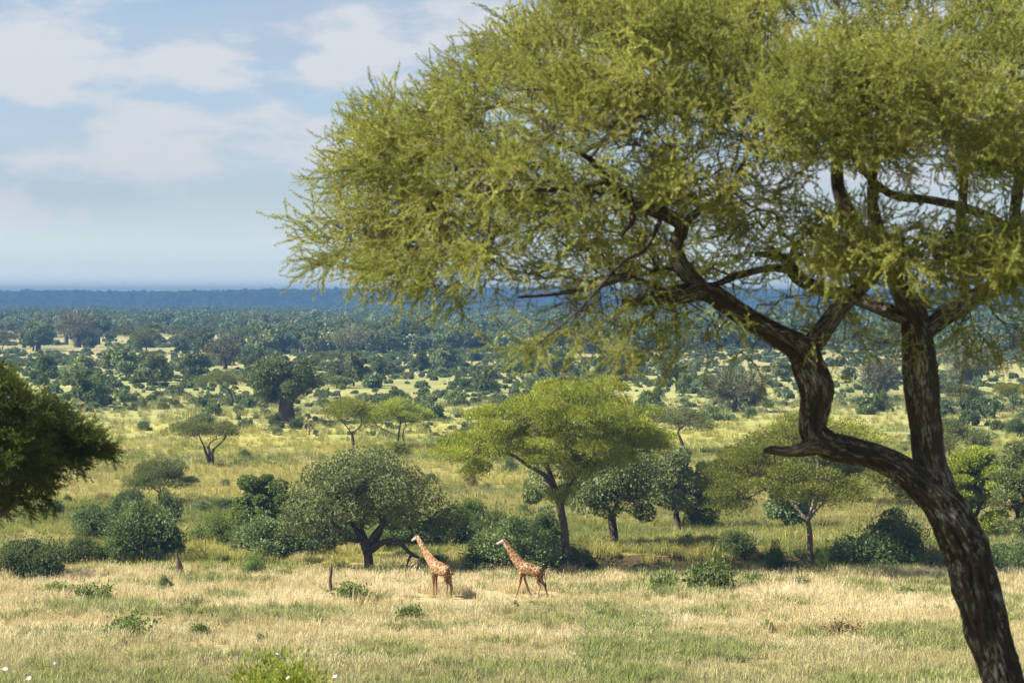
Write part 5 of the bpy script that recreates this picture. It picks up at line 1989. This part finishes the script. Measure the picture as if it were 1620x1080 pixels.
def giraffe(loc, rz, legs, neck, label, k=1.0, tail=(0, 0)):
    """local +X forward. legs: four lists of (x,z) joints offsets FL, FR, HL, HR; neck: points to the poll"""
    J = {}
    verts, edges, rad = [], [], []

    def v(p, r, par=None):
        verts.append(p)
        rad.append(r)
        if par is not None:
            edges.append((par, len(verts) - 1))
        return len(verts) - 1
    pel = v((-0.62, 0, 2.12), (0.31, 0.37))
    bel = v((-0.15, 0, 2.10), (0.36, 0.44), pel)
    che = v((0.38, 0, 2.20), (0.35, 0.48), bel)
    sho = v((0.66, 0, 2.42), (0.27, 0.40), che)
    rum = v((-0.92, 0, 2.08), (0.21, 0.27), pel)
    p = sho
    for (x, z, r, r2) in neck:
        p = v((x, 0, z), (r, r2), p)
    poll = p
    px, pz = verts[poll][0], verts[poll][2]
    hd = np.array(HD)
    a = v((px + hd[0] * 0.16, 0, pz + hd[1] * 0.16 + 0.02), (0.115, 0.13), poll)
    b = v((px + hd[0] * 0.36, 0, pz + hd[1] * 0.36 + 0.01), (0.085, 0.095), a)
    c = v((px + hd[0] * 0.58, 0, pz + hd[1] * 0.58 - 0.01), (0.065, 0.07), b)
    d = v((px + hd[0] * 0.68, 0, pz + hd[1] * 0.68 - 0.02), (0.05, 0.055), c)
    # legs
    FR_ = [(0.17, 0.20), (0.105, 0.12), (0.085, 0.09), (0.055, 0.06), (0.048, 0.05), (0.06, 0.07)]
    for side, pts in ((1, legs[0]), (-1, legs[1])):
        q = che
        for i, (x, z) in enumerate(pts):
            q = v((x, side * (0.19 if i == 0 else 0.17), z), FR_[i], q)
    HR_ = [(0.19, 0.27), (0.125, 0.16), (0.075, 0.085), (0.055, 0.06), (0.048, 0.05), (0.06, 0.07)]
    for side, pts in ((1, legs[2]), (-1, legs[3])):
        q = pel
        for i, (x, z) in enumerate(pts):
            q = v((x, side * (0.17 if i == 0 else 0.16), z), HR_[i], q)
    me = bpy.data.meshes.new('body')
    me.from_pydata(verts, edges, [])
    o = bpy.data.objects.new('body_tmp', me)
    C.objects.link(o)
    sk = o.modifiers.new('skin', 'SKIN')
    sk.use_smooth_shade = True
    for i, r in enumerate(rad):
        me.skin_vertices[0].data[i].radius = (r[0] * 1.16, r[1] * 1.22)
    me.skin_vertices[0].data[0].use_root = True
    sb = o.modifiers.new('sub', 'SUBSURF')
    sb.levels = 2
    sb.render_levels = 2
    dg = bpy.context.evaluated_depsgraph_get()
    em = bpy.data.meshes.new_from_object(o.evaluated_get(dg))
    bpy.data.objects.remove(o)
    em.name = 'body'
    co = np.zeros(len(em.vertices) * 3)
    em.vertices.foreach_get('co', co)
    co = co.reshape(-1, 3)
    z = np.zeros((len(co), 4))
    z[:, 3] = 1
    hx = (co[:, 0] - px) * hd[0] + (co[:, 2] - pz) * hd[1]
    head = (co[:, 2] > pz - 0.35) & (hx > 0.0)
    z[:, 0] = np.where(co[:, 2] > pz - 0.6, sstep(hx, -0.04, 0.10), 0)
    z[:, 1] = sstep(co[:, 2], 1.25, 0.75) * 0.9
    z[:, 1] = np.maximum(z[:, 1], sstep(co[:, 2], 1.85, 1.68) * (np.abs(co[:, 0]) < 0.35) * 0.5)
    z[:, 2] = sstep(co[:, 2], 0.11, 0.07)
    ca = em.color_attributes.new('zone', 'FLOAT_COLOR', 'POINT')
    ca.data.foreach_set('color', z.ravel())
    em.materials.clear()
    em.materials.append(M_gir)
    em.polygons.foreach_set('use_smooth', np.ones(len(em.polygons), bool))
    r = root('giraffe', label, 'giraffe', loc, rz)
    r.scale = (k, k, k)
    body = bpy.data.objects.new('body', em)
    link(body, r)
    # mane along the back of the neck
    mg = Geo()
    nk = np.array([(0.60, 2.78)] + [(x, zz) for (x, zz, a_, b_) in neck])
    nr = np.array([0.0] + [b_ for (x, zz, a_, b_) in neck])
    spn = spline(np.column_stack([nk[:, 0], 0 * nk[:, 0], nk[:, 1], nr]), 0.05)
    t = np.gradient(spn[:, (0, 2)], axis=0)
    t = unit(t)
    nrm = np.stack([-t[:, 1], t[:, 0]], 1)
    nrm *= np.where(nrm[:, 1:2] < 0, -1, 1) * 1.0
    nrm[nrm[:, 0] > 0] *= -1
    rr = spn[:, 3] * 0.86
    pts0 = np.column_stack([spn[:, 0] + nrm[:, 0] * rr, 0 * rr, spn[:, 2] + nrm[:, 1] * rr])[5:]
    tube(mg, pts0, np.full(len(pts0), 0.035), 6, 0)
    hh = 0.075 * (0.8 + 0.4 * np.random.default_rng(1).uniform(size=len(pts0)))
    pk = pts0 + np.column_stack([nrm[5:, 0] * hh, 0 * hh, nrm[5:, 1] * hh])
    k0 = np.arange(len(pts0) - 1)
    for yy in (-0.012, 0.012):
        V = np.concatenate([pts0 + (0, yy, 0), pk])
        n_ = len(pts0)
        mg.add(V, np.stack([k0, k0 + 1, n_ + k0 + 1, n_ + k0], 1))
    mg.build('mane', [M_mane], r)
    # tail
    tg = Geo()
    tx = -1.10
    tube(tg, [(tx + .05, 0, 2.15), (tx - 0.06, 0, 1.9), (tx - 0.06 + tail[0] * .5, tail[1] * .5, 1.5), (tx - 0.05 + tail[0], tail[1], 1.15)], [.06, .04, .03, .025], 6)
    tl = tg.build('tail', [M_gir], r)
    tg = Geo()
    e = np.array((tx - 0.05 + tail[0], tail[1], 1.2))
    tube(tg, [e, e + (0, 0, -.2), e + (-.02, 0, -.45), e + (-.03, 0, -.65)], [.035, .075, .06, .015], 8, bark=.3)
    tf = tg.build('tail_tuft', [M_tail], tl)
    # ears, horns, eyes
    up = np.array((-hd[1], hd[0])) if (-hd[1] * 0 + hd[0]) > 0 else np.array((hd[1], -hd[0]))
    for side in (1, -1):
        g = Geo()
        b0 = np.array((px + hd[0] * .06 + up[0] * .08, side * 0.07, pz + hd[1] * .06 + up[1] * .08))
        dirn = np.array((-0.35 * hd[0] + up[0] * 0.35, side * 0.85, up[1] * 0.3))
        tube(g, [b0, b0 + dirn * .1, b0 + dirn * .2], [.03, .05, .01], 8)
        g.build('ear', [M_ear], r, smooth=True)
        g = Geo()
        b0 = np.array((px + hd[0] * .13 + up[0] * .09, side * 0.05, pz + hd[1] * .13 + up[1] * .09))
        dr = np.array((up[0] - hd[0] * .45, side * .1, up[1] - hd[1] * .45))
        tube(g, [b0, b0 + dr * .12, b0 + dr * .17], [.028, .022, .03], 8)
        g.build('horn', [M_horn], r, smooth=True)
        g = Geo()
        b0 = np.array((px + hd[0] * .24 + up[0] * .035, side * 0.085, pz + hd[1] * .24 + up[1] * .035))
        tube(g, [b0 + (0, -0.012 * side, 0), b0, b0 + (0, .02 * side, 0)], [.028, .03, .012], 8)
        g.build('eye', [M_eye], r, smooth=True)
    return r


HD = (0.93, -0.37)
g2 = G(838, 946)
giraffe(g2, PI - math.radians(-12) if False else PI - math.radians(14),
        [[(0.52, 1.95), (0.66, 1.55), (0.72, 1.05), (0.92, 0.5), (1.02, 0.14), (1.06, 0.0)], [(0.50, 1.95), (0.48, 1.5), (0.30, 1.02), (0.10, 0.5), (-0.08, 0.2), (-0.08, 0.06)],
         [(-0.72, 1.75), (-0.58, 1.35), (-0.86, 0.92), (-0.72, 0.42), (-0.74, 0.12), (-0.70, 0.0)], [(-0.78, 1.75), (-0.80, 1.35), (-1.15, 0.95), (-1.28, 0.45), (-1.42, 0.14), (-1.40, 0.04)]],
        [(0.98, 2.80, 0.21, 0.37), (1.33, 3.28, 0.17, 0.28), (1.68, 3.80, 0.135, 0.205), (1.98, 4.28, 0.11, 0.15)],
        'walking giraffe with dark patches, striding left in front of the grey-green bush', 0.97, (-0.1, 0.05))
HD = (0.90, -0.42)
g1 = G(696, 946)
giraffe(g1, PI - math.radians(42),
        [[(0.50, 1.95), (0.50, 1.5), (0.50, 1.0), (0.48, 0.45), (0.50, 0.12), (0.53, 0.0)], [(0.52, 1.95), (0.56, 1.5), (0.56, 1.0), (0.55, 0.45), (0.57, 0.12), (0.60, 0.0)],
         [(-0.76, 1.75), (-0.66, 1.35), (-0.92, 0.92), (-0.80, 0.42), (-0.84, 0.12), (-0.80, 0.0)], [(-0.78, 1.75), (-0.72, 1.35), (-1.00, 0.92), (-0.98, 0.42), (-1.02, 0.12), (-0.99, 0.0)]],
        [(1.04, 2.82, 0.21, 0.37), (1.48, 3.30, 0.17, 0.28), (1.92, 3.82, 0.135, 0.21), (2.30, 4.32, 0.11, 0.155)],
        'standing giraffe with pale orange coat under the sausage tree limb, left of the walking one', 1.0, (-0.05, 0))


label_all()

# ------------------------------------------------------------------ haze
def haze():
    g = Geo()
    x0, x1, y0, y1, z0, z1 = -4300, 4300, -120, 9700, -8, 70
    V = [(x, y, z) for z in (z0, z1) for y in (y0, y1) for x in (x0, x1)]
    g.add(V, [(0, 2, 3, 1), (4, 5, 7, 6), (0, 1, 5, 4), (2, 6, 7, 3), (0, 4, 6, 2), (1, 3, 7, 5)])
    m, n, l = nodes_of('air')
    out = n.new('ShaderNodeOutputMaterial')
    v = n.new('ShaderNodeVolumePrincipled')
    v.inputs['Color'].default_value = (0.075, 0.17, 0.34, 1)
    v.inputs['Density'].default_value = HAZE
    v.inputs['Anisotropy'].default_value = 0.1
    l.new(v.outputs[0], out.inputs['Volume'])
    o = g.build('haze', [m])
    o['kind'] = 'stuff'


haze()
